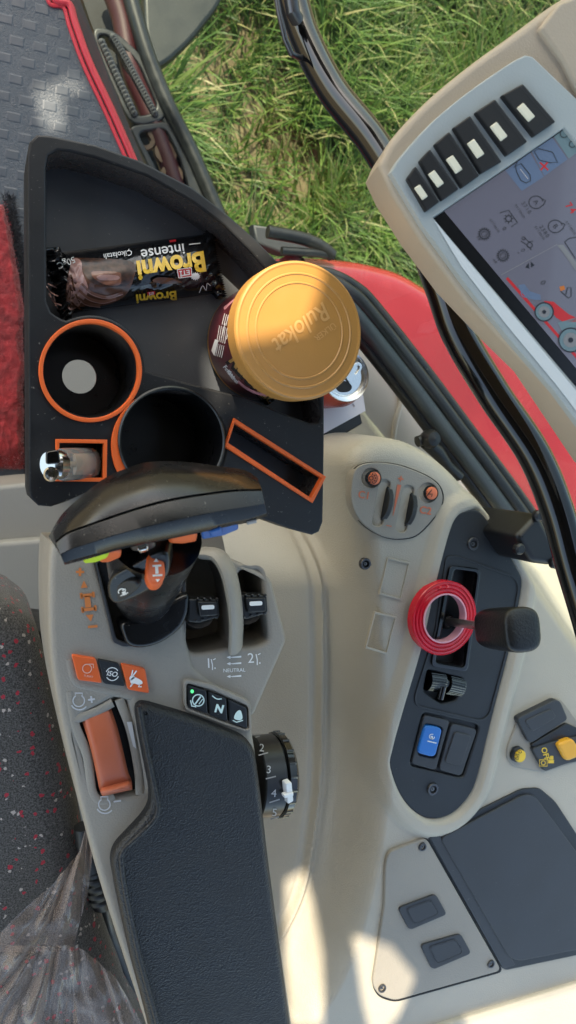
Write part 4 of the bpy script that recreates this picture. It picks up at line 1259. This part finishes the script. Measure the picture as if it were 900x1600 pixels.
# button row on the left
ROW = [([(112, 1023), (150, 1029), (160, 1068), (122, 1063)], ORANGEB), ([(153, 1030), (186, 1037), (196, 1073), (163, 1069)], CHARC), ([(189, 1037), (227, 1045), (234, 1084), (200, 1078)], ORANGEB)]
for k, (q, mt) in enumerate(ROW):
    m_ = MB().prism(rnd(q, 4), H(ZA), .0035, -.004)
    h_ = H(ZA + .0035).hit
    cx = sum(p[0] for p in q) / 4; cy = sum(p[1] for p in q) / 4
    if k == 0:
        m_.line(circ(cx, cy - 1, 7, 7, 18), 1.3, h_, .0004, 1, True); m_.line([(cx + 2, cy - 8), (cx + 10, cy - 8), (cx + 10, cy - 2)], 1.3, h_, .0004, 1); m_.text('TURBO', cx + 2, cy + 11, 4.5, 8, h_, .0004, 1)
    elif k == 1:
        m_.text('ISO', cx + 1, cy + 1, 11, 10, h_, .0004, 1, bold=.015, shear=.2); m_.line(circ(cx + 1, cy + 1, 10, 10, 14, 200, 330), 1.4, h_, .0004, 1); m_.line(circ(cx + 1, cy + 1, 10, 10, 14, 20, 150), 1.4, h_, .0004, 1)
    else:
        m_.poly(cr([(cx - 9, cy + 2), (cx - 4, cy - 3), (cx + 3, cy - 1), (cx + 9, cy + 3), (cx + 10, cy + 7), (cx + 4, cy + 9), (cx - 2, cy + 7), (cx - 7, cy + 8)], 4, True), h_, .0004, 1)
        m_.poly(cr([(cx - 9, cy + 2), (cx - 10, cy - 3), (cx - 5, cy - 6), (cx - 2, cy - 2)], 4, True), h_, .0004, 1)
        m_.line([(cx - 5, cy - 5), (cx + 1, cy - 13)], 2.2, h_, .0004, 1); m_.line([(cx - 7, cy - 5), (cx - 5, cy - 14)], 2.0, h_, .0004, 1)
        m_.line([(cx - 5, cy + 7), (cx - 9, cy + 12)], 2, h_, .0004, 1); m_.line([(cx + 6, cy + 8), (cx + 4, cy + 12), (cx + 9, cy + 12)], 2, h_, .0004, 1)
    m_.build('push_button', [mt, WHITE if k else mat('pale ink', (.72, .45, .36), .5)], arm, bevel=.0009, seg=2)
# raised moulding round the hand throttle
b = MB()
b.tube([P(x, y, ZA - .001) for x, y in cr([(108, 1030), (118, 1065), (150, 1075), (200, 1086), (212, 1095), (221, 1160), (236, 1235)], 6)], .0034, 14, flat=.42)
b.tube([P(x, y, ZA - .001) for x, y in cr([(112, 1126), (150, 1112), (176, 1098)], 5)], .0034, 14, flat=.42)
b.tube([P(x, y, ZA - .001) for x, y in cr([(108, 1080), (116, 1130), (136, 1180), (144, 1238), (160, 1252), (178, 1243)], 6)], .0034, 14, flat=.42)
b.tube([P(x, y, ZA - .001) for x, y in cr([(186, 1092), (204, 1140), (216, 1200), (219, 1240)], 6)], .0034, 14, flat=.42)
b.build('throttle_moulding', BEIGE2, arm)
# orange lever: curved strip with a lipped end
def thr():
    L = [(127, 1123), (136, 1150), (144, 1180), (151, 1212), (155, 1232), (160, 1244)]
    Rr = [(173, 1105), (183, 1135), (192, 1170), (200, 1205), (205, 1218), (207, 1234)]
    L = cr(L, 5); Rr = cr(Rr, 5); n = len(L)
    b = MB()
    def z(i):
        t = i / (n - 1)
        base_ = ZA - .001 + .007 * math.sin(math.pi * min(1, t / .95)) ** .8 if t < .86 else ZA + .007
        if t > .8: base_ = ZA + .003 + .006 * math.sin(math.pi * (t - .8) / .25)
        return base_
    V = []
    for i in range(n):
        for k in range(9):
            u = k / 8
            x = L[i][0] + (Rr[i][0] - L[i][0]) * u; y = L[i][1] + (Rr[i][1] - L[i][1]) * u
            e = abs(u - .5) * 2
            V.append(P(x, y, z(i) - .003 * e ** 6))
    F = [(i * 9 + k, i * 9 + k + 1, (i + 1) * 9 + k + 1, (i + 1) * 9 + k) for i in range(n - 1) for k in range(8)]
    b.add(V, F)
    o = b.build('throttle_lever', RUST, arm, solid=.004, angle=60)
    return o
thr()
MB().prism(shrink(THR, .96), H(ZA - .0085), 0, -.001).build('throttle_slot', DARK, arm)
b = MB()
for (x, y, s) in ((123, 1097, '+'), (163, 1259, '–')):
    b.line(circ(x, y - 2, 9, 9, 20, -60, 240), 1.8, hb); b.line([(x - 5, y - 11), (x - 6, y - 14), (x + 6, y - 14), (x + 5, y - 10)], 1.8, hb)
    b.line(circ(x + 1, y - 2, 14, 14, 14, 40, 150), 2.0, hb)
    b.text(s, x + 20, y - (3 if s == '+' else 8), 20, -8, hb, bold=.03)
b.poly([(198, 1128), (206, 1128), (213, 1170), (208, 1166)], hb, .0010)
b.build('printed_marking', mat('pale grey ink', (.52, .52, .53), .6), body)
# dark push buttons with the N key
N3 = [[(293, 1070), (323, 1079), (325, 1116), (294, 1104)], [(325, 1080), (354, 1091), (356, 1128), (327, 1117)], [(356, 1092), (386, 1106), (387, 1139), (358, 1129)]]
MB().ring(rnd([(287, 1060), (330, 1068), (392, 1096), (394, 1146), (350, 1134), (288, 1108)], 9), rnd([(292, 1068), (330, 1078), (388, 1104), (389, 1141), (350, 1128), (292, 1106)], 6), H(ZA), .0035, -.006).build('button_bezel', BEIGE2, arm, bevel=.0014)
for k, q in enumerate(N3):
    m_ = MB().prism(rnd(q, 3), H(ZA), .0045, -.005)
    h_ = H(ZA + .0045).hit
    cx = sum(p[0] for p in q) / 4; cy = sum(p[1] for p in q) / 4
    if k == 0:
        m_.line(circ(cx + 1, cy + 2, 9, 9, 18), 1.8, h_, .0004, 1, True); m_.line([(cx - 4, cy + 8), (cx + 5, cy - 4)], 2.4, h_, .0004, 1); m_.line([(cx - 11, cy + 2), (cx - 9, cy + 11), (cx - 2, cy + 12)], 2, h_, .0004, 1); m_.line([(cx + 2, cy + 8), (cx + 8, cy)], 1.4, h_, .0004, 1)
        m_.poly(circ(cx - 8.5, cy - 12, 2.6, 3, 12), h_, .0005, 2)
    elif k == 1:
        m_.text('N', cx + 2, cy + 4, 17, 10, h_, .0004, 1, bold=.05, shear=.1); m_.line(cr([(cx - 9, cy - 17), (cx - 2, cy - 12), (cx + 6, cy - 12)], 4), 1.6, h_, .0004, 1)
    else:
        m_.poly(cr([(cx - 6, cy + 6), (cx - 3, cy - 3), (cx + 3, cy - 7), (cx + 6, cy - 2), (cx + 7, cy + 6), (cx + 2, cy + 9)], 4, True), h_, .0004, 1)
        m_.line([(cx - 8, cy + 9), (cx - 2, cy + 12), (cx + 8, cy + 9)], 1.6, h_, .0004, 1)
    gm = mat('green led', (.05, .6, .2), .4, emit=.5)
    m_.build('push_button', [BLACKP, mat('mint ink', (.62, .78, .74), .5), gm], arm, bevel=.0012, seg=2)
# padded top
PADO = [(211, 1096), (300, 1121), (399, 1160), (410, 1240), (420, 1330), (440, 1480), (456, 1600), (468, 1700), (254, 1700), (232, 1600), (205, 1500), (184, 1405), (172, 1338), (231, 1276), (239, 1250), (221, 1160)]
PADM = mat('pad leatherette', (.0085, .0093, .0115),   .45, bump=0, bscale=520, var=.1, vscale=9, rvar=.08, dust=.1)
def pad_bump(m):
    t = m.node_tree; b = BS(m)
    tc = t.nodes.new('ShaderNodeTexCoord'); vo = t.nodes.new('ShaderNodeTexVoronoi'); vo.inputs['Scale'].default_value = 760
    t.links.new(tc.outputs['Object'], vo.inputs['Vector'])
    bp = t.nodes.new('ShaderNodeBump'); bp.inputs['Strength'].default_value = .4; bp.inputs['Distance'].default_value = .0012
    t.links.new(vo.outputs['Distance'], bp.inputs['Height']); t.links.new(bp.outputs[0], b.inputs['Normal'])
pad_bump(PADM)
def pad():
    # rounded cushion as concentric layers from a distance field
    base_ = [P(x, y, ZA + .012)[:2] for x, y in rnd(PADO, 26)]
    poly = np.array(base_)
    x0, y0 = poly.min(0) - .004; x1, y1 = poly.max(0) + .004
    MB_ = MB().prism(rnd(PADO, 26), H(ZA), .012, -.004)
    o = MB_.build('pad', PADM, arm, bevel=.0062, seg=6, angle=60)
    return o
padob = pad()
MB().tube([P(x, y, ZA + .0165) for x, y in cr([(217, 1104), (228, 1165), (243, 1238), (247, 1262), (240, 1282), (212, 1310), (192, 1330), (190, 1352), (198, 1405), (219, 1500), (246, 1600), (262, 1680)], 6)], .0018, 10).build('piping_seam', PADM, padob)

# numbered dial at the side of the pad
dc = P(408, 1212, .662); dx = (P(466, 1206, .662) - dc).normalized(); DR = .0335
dl = thing('numbered_dial', 'black numbered thumb dial with white pointer at the right edge of the armrest pad', 'dial', dc - Vector((0, 0, .035)))
MB().lathe(dc - dx * .008, dx, [(DR - .001, 0), (DR, .001), (DR, .0185), (DR - .001, .0195)], 80, cap0=True, cap1=True).build('number_ring', mat('dial black', (.014, .016, .019), .3), dl)
kb = MB().lathe(dc + dx * .012, dx, [(DR - .0005, 0), (DR + .0015, .001), (DR + .0012, .0065), (DR - .003, .010), (.01, .011)], 80, cap1=True)
for k in range(20):
    a = 6.283 * k / 20
    u = Vector((0, 0, 1)); v = dx.cross(u).normalized(); u = v.cross(dx)
    d = u * math.cos(a) + v * math.sin(a)
    kb.tube([dc + dx * .013 + d * (DR + .001), dc + dx * .019 + d * (DR + .001)], .0012, 6)
kb.build('grip_ring', GLOSSB, dl)
cyl = Cyl(dc, dx, DR).hit
b = MB()
for s, x, y in (('2', 409, 1169), ('3', 420, 1203), ('4', 428, 1240), ('5', 429, 1270)):
    b.text(s, x, y, 17, 4, cyl, .0004, 0)
for (xa, ya, xb, yb) in ((404, 1180, 419, 1176), (415, 1217, 431, 1213), (421, 1254, 437, 1249), (423, 1280, 436, 1276), (399, 1152, 406, 1150)):
    b.line([(xa, ya), (xb, yb)], 2.0, cyl, .0004, 1)
b.build('numerals', [mat('dim white ink', (.42, .44, .47), .5), GREYINK], dl)
cy2 = Cyl(dc, dx, DR + .0015)
pm = Pl(cy2.hit(450, 1240, 0), Vector((.2, -.15, 1)))
MB().prism(rnd([(447, 1225), (456, 1222), (459, 1252), (450, 1257)], 2.5), pm, .003, -.003).prism(rnd([(444, 1243), (459, 1238), (459, 1244), (445, 1248)], 2), pm, .0042, 0).build('pointer', WHITE, dl, bevel=.0008, seg=2)

# ------------------------------------------------------------------ joystick
js = thing('joystick', 'black multifunction joystick with broad crescent head and coloured thumb buttons', 'joystick', P(230, 965, ZA))
JB = mat('joystick black', (.0055, .0058, .0065), .27, bump=.03, bscale=900, var=.12, vscale=12, dust=.3, rvar=.08)
JB2 = mat('joystick satin', (.004, .0042, .005), .26, rvar=.06, vscale=10, dust=.2)
MB().prism(rnd([(150, 876), (206, 862), (285, 880), (285, 960), (240, 1004), (194, 1007), (179, 1001)], 4), H(ZA), -.001, -.01).build('base_plate', GLOSSB, js, bevel=.001)
MB().ring(rnd([(148, 874), (206, 860), (290, 878), (290, 960), (240, 1008), (193, 1011), (177, 1004)], 4), rnd([(152, 879), (206, 866), (284, 882), (284, 958), (238, 1002), (195, 1004), (182, 998)], 4), H(ZA), .002, -.004).build('base_rim', CHARC2, js, bevel=.0008, seg=2)
SK = cr([(191, 975), (215, 968), (250, 950), (292, 928), (296, 945), (292, 965), (280, 985), (252, 1005), (223, 1013), (202, 1009), (193, 993)], 5, True)
MB().prism(SK, H(ZA + .012), 0, -.009).build('skirt', JB2, js, bevel=.003, seg=3)
gp = [(226, 934, .704), (226, 920, .724), (228, 904, .745), (231, 888, .766), (235, 866, .785), (243, 838, .80)]
gpts = cr(gp, 5)
nr = len(gpts)
def gr(i):
    t = i / (nr - 1)
    return .0195 + .0085 * t ** .8
grip = MB().tube([P(*q) for q in gpts], [gr(i) for i in range(nr)], 36)
gob = grip.build('grip', JB2, js, angle=80)
from mathutils.bvhtree import BVHTree
gbvh = BVHTree.FromPolygons([tuple(q) for q in grip.v], grip.f)
def onGrip(px, py, lift):
    # plane touching the grip where the camera sees it
    hits = []
    for dx_, dy_ in ((0, 0), (-9, 0), (9, 0), (0, -8), (0, 8)):
        h = gbvh.ray_cast(CAM, ray(px + dx_, py + dy_).normalized())
        if h[0] is not None: hits.append((h[0], h[1] if h[1].dot(ray(px, py)) < 0 else -h[1]))
    n_ = sum((h[1] for h in hits), Vector()).normalized()
    n_ = (n_ * .6 - ray(px, py).normalized() * .4).normalized()
    return Pl(hits[0][0] + n_ * lift, n_)
pf = onGrip(222, 905, -.002)
pf = Pl(pf.o, pf.n)
MB().prism(cr([(172, 905), (205, 885), (240, 866), (262, 866), (262, 900), (235, 922), (205, 938), (180, 944), (168, 930)], 5, True), pf, .002, -.012).build('button_face', JB, js, bevel=.002)
p_ = onGrip(243, 888, .005)
b = MB().prism(rnd([(229, 868), (240, 861), (256, 866), (259, 900), (250, 913), (236, 914), (228, 900)], 7), p_, .004, -.006)
h_ = lambda x, y, o: p_.hit(x, y, .004 + o)
b.poly(rect(245, 891, 5, 11, -4), h_, .0004, 1); b.poly(rect(245, 884, 14, 3, -4), h_, .0004, 1); b.poly(rect(246, 899, 15, 3, -4), h_, .0004, 1)
b.poly([(244, 872), (240, 878), (248, 878)], h_, .0004, 1); b.poly([(246, 910), (243, 905), (250, 905)], h_, .0004, 1)
b.build('rocker', [ORANGEB, WHITE], js, bevel=.0015)
p2_ = onGrip(194, 922, .0085)
b = MB().prism(cr([(172, 930), (178, 918), (196, 908), (212, 909), (216, 918), (204, 930), (186, 940), (174, 940)], 5, True), p2_, .0035, -.006)
h2 = lambda x, y, o: p2_.hit(x, y, .0035 + o)
b.line(circ(191, 925, 6, 5, 12, 150, 340), 1.8, h2, .0004, 1); b.poly(rect(194, 927, 6, 6, -20), h2, .0004, 1); b.line([(188, 931), (200, 926)], 1.6, h2, .0004, 1); b.line([(191, 923), (196, 920)], 1.8, h2, .0004, 1)
b.build('oval_button', [CHARC, WHITE], js, bevel=.0015)
# crescent head: sections across, from front edge over the seam to the rear edge
def head():
    front = cr([(82, 828), (95, 806), (117, 784), (161, 749), (205, 729), (241, 721), (294, 722), (339, 728), (380, 734), (402, 746)], 6)
    seam = cr([(86, 846), (104, 832), (130, 822), (161, 811), (205, 796), (250, 783), (290, 775), (317, 771), (365, 765), (409, 764)], 6)
    rear = cr([(101, 883), (120, 878), (150, 870), (183, 860), (225, 851), (263, 843), (310, 833), (361, 822), (390, 816), (418, 806)], 6)
    n = len(front)
    def loop(i):
        f, s, r = front[i], seam[i], rear[i]
        t = i / (n - 1); e = 1 - abs(2 * t - 1) ** 3
        e2 = .75 + .25 * e
        pf0 = P(f[0], f[1], .800); ps = P(s[0], s[1], .833 + .002 * e); pr = P(r[0], r[1], .832)
        pm1 = P(f[0] * .62 + s[0] * .38, f[1] * .62 + s[1] * .38, .817 + .006 * e)
        pm2 = P(f[0] * .25 + s[0] * .75, f[1] * .25 + s[1] * .75, .828 + .004 * e)
        q1 = P(s[0] * .93 + r[0] * .07, s[1] * .93 + r[1] * .07, .8335 + .002 * e)
        q2 = P(s[0] * .45 + r[0] * .55, s[1] * .45 + r[1] * .55, .838 + .002 * e)
        q3 = P(s[0] * .10 + r[0] * .90, s[1] * .10 + r[1] * .90, .8365)
        # rear face dives under, front face too
        rb = pr + Vector((0, .006, -.020)); rb2 = pr + Vector((0, .018, -.036)); fb = pf0 + Vector((0, -.006, -.024))
        g1 = P(s[0] * 1.0, s[1] + .6, .8315 + .002 * e)
        return [fb, pf0, pm1, pm2, ps, g1, q1, q2, q3, pr, rb, rb2]
    Ls = [loop(i) for i in range(n)]
    k = len(Ls[0])
    V = [p for L in Ls for p in L]
    F = [(i * k + j, i * k + (j + 1) % k, (i + 1) * k + (j + 1) % k, (i + 1) * k + j) for i in range(n - 1) for j in range(k)]
    F.append(tuple(reversed(range(k)))); F.append(tuple((n - 1) * k + j for j in range(k)))
    b = MB().add(V, F)
    o = b.build('head', JB, js, bevmod=.0018, seg=3, angle=50)
    return o
hd = head()
def hbtn(poly, z, dep, mt, nm='thumb_button', bev=.0015):
    MB().prism(rnd(poly, 3), Pl(P(poly[0][0], poly[0][1], z), Vector((0, -.75, .65))), .003, -dep).build(nm, mt, hd, bevel=bev, seg=3)
hbtn([(130, 874), (150, 866), (172, 864), (168, 873), (150, 880), (131, 882)], .822, .008, LIME)
hbtn([(156, 868), (180, 860), (191, 862), (189, 872), (170, 880), (156, 880)], .820, .01, ORANGEB)
hbtn([(202, 853), (240, 844), (245, 855), (228, 864), (206, 862)], .822, .01, DMETAL)
hbtn([(214, 860), (232, 856), (234, 862), (218, 867)], .824, .006, METAL)
hbtn([(262, 836), (305, 828), (310, 836), (308, 848), (285, 852), (264, 851)], .824, .010, ORANGEB, bev=.0025)
hbtn([(314, 830), (348, 822), (372, 819), (374, 828), (350, 838), (316, 844)], .824, .009, BLUE2)
hbtn([(326, 832), (346, 826), (350, 836), (330, 842)], .827, .006, BLUE2)
MB().tube([P(386, 817, .8335), P(400, 814, .8335)], .0012, 8).build('indicator', GREYINK, hd)

# ------------------------------------------------------------------ seat and what lies round it
def seat():
    m = mat('flecked seat cloth', (.028, .029, .031), .9, bump=.7, bscale=900, sheen=.25)
    t = m.node_tree; b = BS(m)
    tc = t.nodes.new('ShaderNodeTexCoord')
    base_n = t.nodes.new('ShaderNodeTexNoise'); base_n.inputs['Scale'].default_value = 700
    t.links.new(tc.outputs['Object'], base_n.inputs['Vector'])
    rb = t.nodes.new('ShaderNodeValToRGB'); rb.color_ramp.elements[0].color = (.012, .013, .014, 1); rb.color_ramp.elements[1].color = (.11, .11, .112, 1); rb.color_ramp.elements[0].position = .35; rb.color_ramp.elements[1].position = .7
    t.links.new(base_n.outputs['Fac'], rb.inputs['Fac'])
    last = rb.outputs['Color']
    for sc, thr_, col, off in ((190, .82, (.36, .012, .035, 1), 0), (230, .93, (.42, .38, .36, 1), 3.7)):
        mp = t.nodes.new('ShaderNodeMapping'); mp.inputs['Location'].default_value = (off, off, 0)
        nz0 = t.nodes.new('ShaderNodeTexNoise'); nz0.inputs['Scale'].default_value = 300
        t.links.new(tc.outputs['Object'], nz0.inputs['Vector'])
        ad = t.nodes.new('ShaderNodeVectorMath'); ad.operation = 'MULTIPLY_ADD'
        ad.inputs[1].default_value = (.004, .004, .004)
        t.links.new(nz0.outputs['Color'], ad.inputs[0]); t.links.new(tc.outputs['Object'], ad.inputs[2])
        t.links.new(ad.outputs[0], mp.inputs['Vector'])
        vo = t.nodes.new('ShaderNodeTexVoronoi'); vo.inputs['Scale'].default_value = sc; vo.feature = 'F1'
        t.links.new(mp.outputs[0], vo.inputs['Vector'])
        sp_ = t.nodes.new('ShaderNodeSeparateColor'); t.links.new(vo.outputs['Color'], sp_.inputs[0])
        gt = t.nodes.new('ShaderNodeMath'); gt.operation = 'GREATER_THAN'; gt.inputs[1].default_value = thr_
        t.links.new(sp_.outputs[0], gt.inputs[0])
        lt = t.nodes.new('ShaderNodeMath'); lt.operation = 'LESS_THAN'; lt.inputs[1].default_value = .36
        t.links.new(vo.outputs['Distance'], lt.inputs[0])
        mu = t.nodes.new('ShaderNodeMath'); mu.operation = 'MULTIPLY'
        t.links.new(gt.outputs[0], mu.inputs[0]); t.links.new(lt.outputs[0], mu.inputs[1])
        mx = t.nodes.new('ShaderNodeMix'); mx.data_type = 'RGBA'; mx.inputs['B'].default_value = col
        t.links.new(mu.outputs[0], mx.inputs['Factor']); t.links.new(last, mx.inputs['A'])
        last = mx.outputs['Result']
    t.links.new(last, b.inputs['Base Color'])
    root = thing('seat', 'dark seat with red and white flecked cloth at the lower left', 'seat', P(0, 1300, .3))
    so_ = cr([(-120, 930), (0, 944), (30, 958), (58, 985), (74, 1035), (92, 1110), (112, 1200), (130, 1290), (150, 1400), (180, 1500), (215, 1600), (240, 1720), (-200, 1720), (-260, 1300)], 5, True)
    MB().prism(so_, H(.60), 0, -.16).build('cushion', m, root, bevel=.035, seg=8, angle=80)
    MB().prism(shrink(so_, .99), H(.44), 0, -.05).build('seat_base', BLACKP, root, bevel=.008)
    return root
seat()
cab = thing('seat_cable', 'black ribbed cable bundle between the seat and the armrest', 'cable', P(170, 1450, .48))
b = MB().tube([P(*q) for q in cr([(133, 1290, .60), (140, 1335, .60), (152, 1375, .595), (160, 1410, .58)], 6)], .010, 14)
for k in range(9):
    t = k / 8
    b.lathe(P(136 + 22 * t, 1310 + 90 * t, .597), (.2, -.9, .1), [(.0112, 0), (.0118, .002), (.0112, .004)], 16)
b.build('ribbed_sleeve', BLACKP, cab)
for q in ([(160, 1400, .55), (170, 1450, .53), (190, 1510, .52), (215, 1580, .52)], [(135, 1420, .53), (165, 1490, .51), (205, 1560, .52), (230, 1640, .5)], [(150, 1380, .5), (172, 1470, .5), (200, 1540, .5)]):
    MB().tube([P(*p) for p in cr(q, 6)], .008, 12).build('hose', BLACKP, cab)
tag(MB().prism(rnd([(50, 985), (76, 988), (90, 1060), (70, 1030)], 4), H(.56), 0, -.10).build('seat_bracket', BLACKP, bevel=.003), 'small black bracket between the flecked seat and the armrest edge', 'bracket')

def bag():
    m = bpy.data.materials.new('clear bag film'); m.use_nodes = True
    t = m.node_tree; b = BS(m)
    b.inputs['Base Color'].default_value = (.42, .34, .30, 1); b.inputs['Roughness'].default_value = .10; b.inputs['Specular IOR Level'].default_value = .9
    tr = t.nodes.new('ShaderNodeBsdfTransparent'); tr.inputs[0].default_value = (.93, .89, .87, 1)
    lw = t.nodes.new('ShaderNodeLayerWeight'); lw.inputs['Blend'].default_value = .45
    mr = t.nodes.new('ShaderNodeMapRange'); mr.inputs['To Min'].default_value = .16; mr.inputs['To Max'].default_value = .8
    t.links.new(lw.outputs['Facing'], mr.inputs['Value'])
    mx = t.nodes.new('ShaderNodeMixShader')
    t.links.new(mr.outputs['Result'], mx.inputs[0]); t.links.new(tr.outputs[0], mx.inputs[1]); t.links.new(b.outputs[0], mx.inputs[2])
    t.links.new(mx.outputs[0], t.nodes['Material Output'].inputs['Surface'])
    def interp(tb, y): return float(np.interp(y, [q[0] for q in tb], [q[1] for q in tb]))
    def sheet(Lt, Rt, y0, y1, z0, amp, seed, fan):
        def fn(u, v):
            y = y0 + (y1 - y0) * v
            l = interp(Lt, y); r = interp(Rt, y)
            x = l + (r - l) * u
            # folds radiate from the knot at the top
            a = math.atan2(x - fan[0], y - fan[1] + 1e-3)
            rr = math.hypot(x - fan[0], y - fan[1])
            f = abs(noise.noise(Vector((a * 4.5, rr * .004, seed)))) * 2 - .5
            f2 = abs(noise.noise(Vector((a * 9 + 3, rr * .007, seed + 2)))) * 2 - .5
            f3 = noise.noise(Vector((x * .022, y * .018, seed))) * 1.6 + .35 * abs(noise.noise(Vector((x * .05, y * .035, seed + 9))))
            k = min(1, rr / 60)
            e = .6 + .4 * math.sin(math.pi * u)
            return P(x, y + 3 * f2, z0 + amp * k * (f + .3 * f2 + .5 * f3) * e)
        return fn
    b = MB()
    b.grid(sheet([(1285, 136), (1330, 124), (1380, 84), (1430, 28), (1470, -10), (1500, -30)], [(1285, 143), (1330, 145), (1400, 137), (1445, 124), (1470, 118), (1500, 110)], 1285, 1488, .622, .012, 1.0, (140, 1270)), 70, 90)
    b.grid(sheet([(1470, -60), (1700, -60)], [(1470, 90), (1485, 130), (1520, 175), (1560, 200), (1610, 228), (1700, 250)], 1478, 1690, .628, .013, 5.0, (110, 1380)), 110, 90)
    tag(b.build('plastic_bag', m, recalc=False, angle=70), 'crumpled see-through plastic bag draped over the flecked seat', 'plastic bag')
bag()

# ------------------------------------------------------------------ lever with its knob, and the roll of tape round it
lev = thing('gear_lever', 'silver shafted lever with black knob rising through the red tape roll', 'lever', P(703, 974, ZC - .04))
s0 = P(692, 970, ZC - .012); s1 = P(762, 980, ZC + .066)
MB().tube([s0, s1], .0052, 16, flat=.8).build('shaft', mat('worn steel', (.42, .40, .38), .35, metal=1, rvar=.1, vscale=30), lev)
MB().lathe(s0 + (s1 - s0).normalized() * .004, (s1 - s0), [(.0085, -.004), (.0085, .006), (.006, .009)], 18, cap1=True).build('ferrule', BLACKP, lev)
KM = mat('knob black', (.006, .006, .0065), .38, bump=.3, bscale=420, rvar=.06, dust=.1)
def knob():
    a = P(762, 981, ZC + .062); e = P(818, 984, ZC + .124)
    ax = (e - a).normalized()
    u = (Vector((0, 1, 0)) - ax * ax.y).normalized(); v = ax.cross(u)
    L = (e - a).length
    V = []; F = []
    prof = [(0, .70), (.0025, .84), (.007, .90), (.25 * L, .95), (.6 * L, .99), (L - .004, 1.0), (L - .0012, .975), (L, .93), (L + .0012, .82), (L + .0022, .55), (L + .0025, .25)]
    n = 48
    for t, s in prof:
        for i in range(n):
            th = 2 * math.pi * i / n
            c, s_ = math.cos(th), math.sin(th)
            rx = .0212 * s * abs(c) ** .55 * (1 if c > 0 else -1); ry = .0192 * s * abs(s_) ** .75 * (1 if s_ > 0 else -1)
            V.append(a + ax * t + u * rx + v * ry)
    for k in range(len(prof) - 1):
        for i in range(n):
            j = (i + 1) % n; F.append((k * n + i, k * n + j, (k + 1) * n + j, (k + 1) * n + i))
    F.append(tuple(range(n))); F.append(tuple((len(prof) - 1) * n + i for i in range(n)))
    MB().add(V, F).build('knob', KM, lev, angle=50)
knob()
def tape():
    zt = ZC + .005
    c = P(695, 966, zt + .010); c.z = zt
    ro = (P(748, 966, zt + .011) - P(643, 966, zt + .011)).length / 2 * .95; ri = ro * .63
    root = thing('tape_roll', 'bright red roll of tape lying on the dark panel round the lever shaft', 'tape', c)
    RT = mat('red tape', (.62, .008, .026), .24, var=.1, vscale=60, coat=.2)
    t = RT.node_tree
    prof = []
    k = 20
    for i in range(k + 1):
        r = ri + .0016 + (ro - ri - .0016) * i / k
        prof.append((r, .0100 + (.0005 if i % 2 else 0) + .0003 * math.sin(i * 2.1)))
    full = [(ri + .0016, .0005)] + prof + [(ro, .0005), (ri + .0016, .0005)]
    MB().lathe(c, (0, 0, 1), full, 96).build('tape_winding', RT, root, angle=20)
    MB().lathe(c, (0, 0, 1), [(ri, 0), (ri, .0112), (ri + .0016, .0112), (ri + .0016, 0), (ri, 0)], 96).build('core', mat('pink core', (.75, .36, .42), .4), root)
    b = MB()
    p = P(697, 912, zt + .012)
    b.grid(lambda u, v: P(684 + 22 * u + 2 * math.sin(v * 5), 919 - 7 * v + (2.5 * math.sin(u * 16)) * v, zt + .011 - .004 * v + .002 * math.sin(u * 12)), 16, 5)
    b.build('loose_end', RT, root, solid=.0006)
tape()

# ------------------------------------------------------------------ unseen roof added to shade the inside; holes shaped to throw sun patches
def roof():
    zr = 1.95
    def proj(px, py, z):
        p = P(px, py, z); t = (zr - p.z) / SUND.z
        return Vector((p.x + SUND.x * t, p.y + SUND.y * t, 0))
    holes = []  # each hole is a wanted sun patch projected up along the sun direction
    for z, poly in ((.67, [(338, 325), (392, 352), (438, 405), (402, 418), (358, 388)]), (.72, [(318, 380), (400, 340), (470, 340), (520, 380), (502, 455), (480, 520), (392, 538), (330, 560)]),
                    (ZC, [(553, 1462), (610, 1480), (650, 1530), (625, 1590), (585, 1640), (566, 1560)]),
                    (.45, [(440, 1385), (468, 1370), (480, 1430), (488, 1500), (484, 1600), (440, 1600)]),
                    (ZC, [(722, 1592), (960, 1522), (960, 1690), (760, 1690)]),
                    (.0, [(55, 150), (120, 130), (140, 150), (100, 160), (105, 215), (70, 215)])):
        holes.append([proj(x, y, z) for x, y in poly])
    outer = [Vector((*q, 0)) for q in ((-1.15, -1.2), (.62, -1.2), (.62, .5), (.3, .85), (.1, 1.12), (-.12, 1.4), (-.2, 1.6), (-.25, 2.4), (-1.15, 2.4))]  # edge shaped so sun reaches the fender but not the console
    loops = [outer] + holes
    cv, keep = tri2d([[Vector((p.x, p.y)) for p in L] for L in loops])
    b = MB().add([Vector((p.x, p.y, zr)) for p in cv], keep)
    o = b.build('gobo_roof', mat('gobo roof black', (.03, .034, .04), .8), solid=.005)
    tag(o, 'unseen dark roof added to block the sun, with holes shaped to cast sun patches', 'roof')
roof()
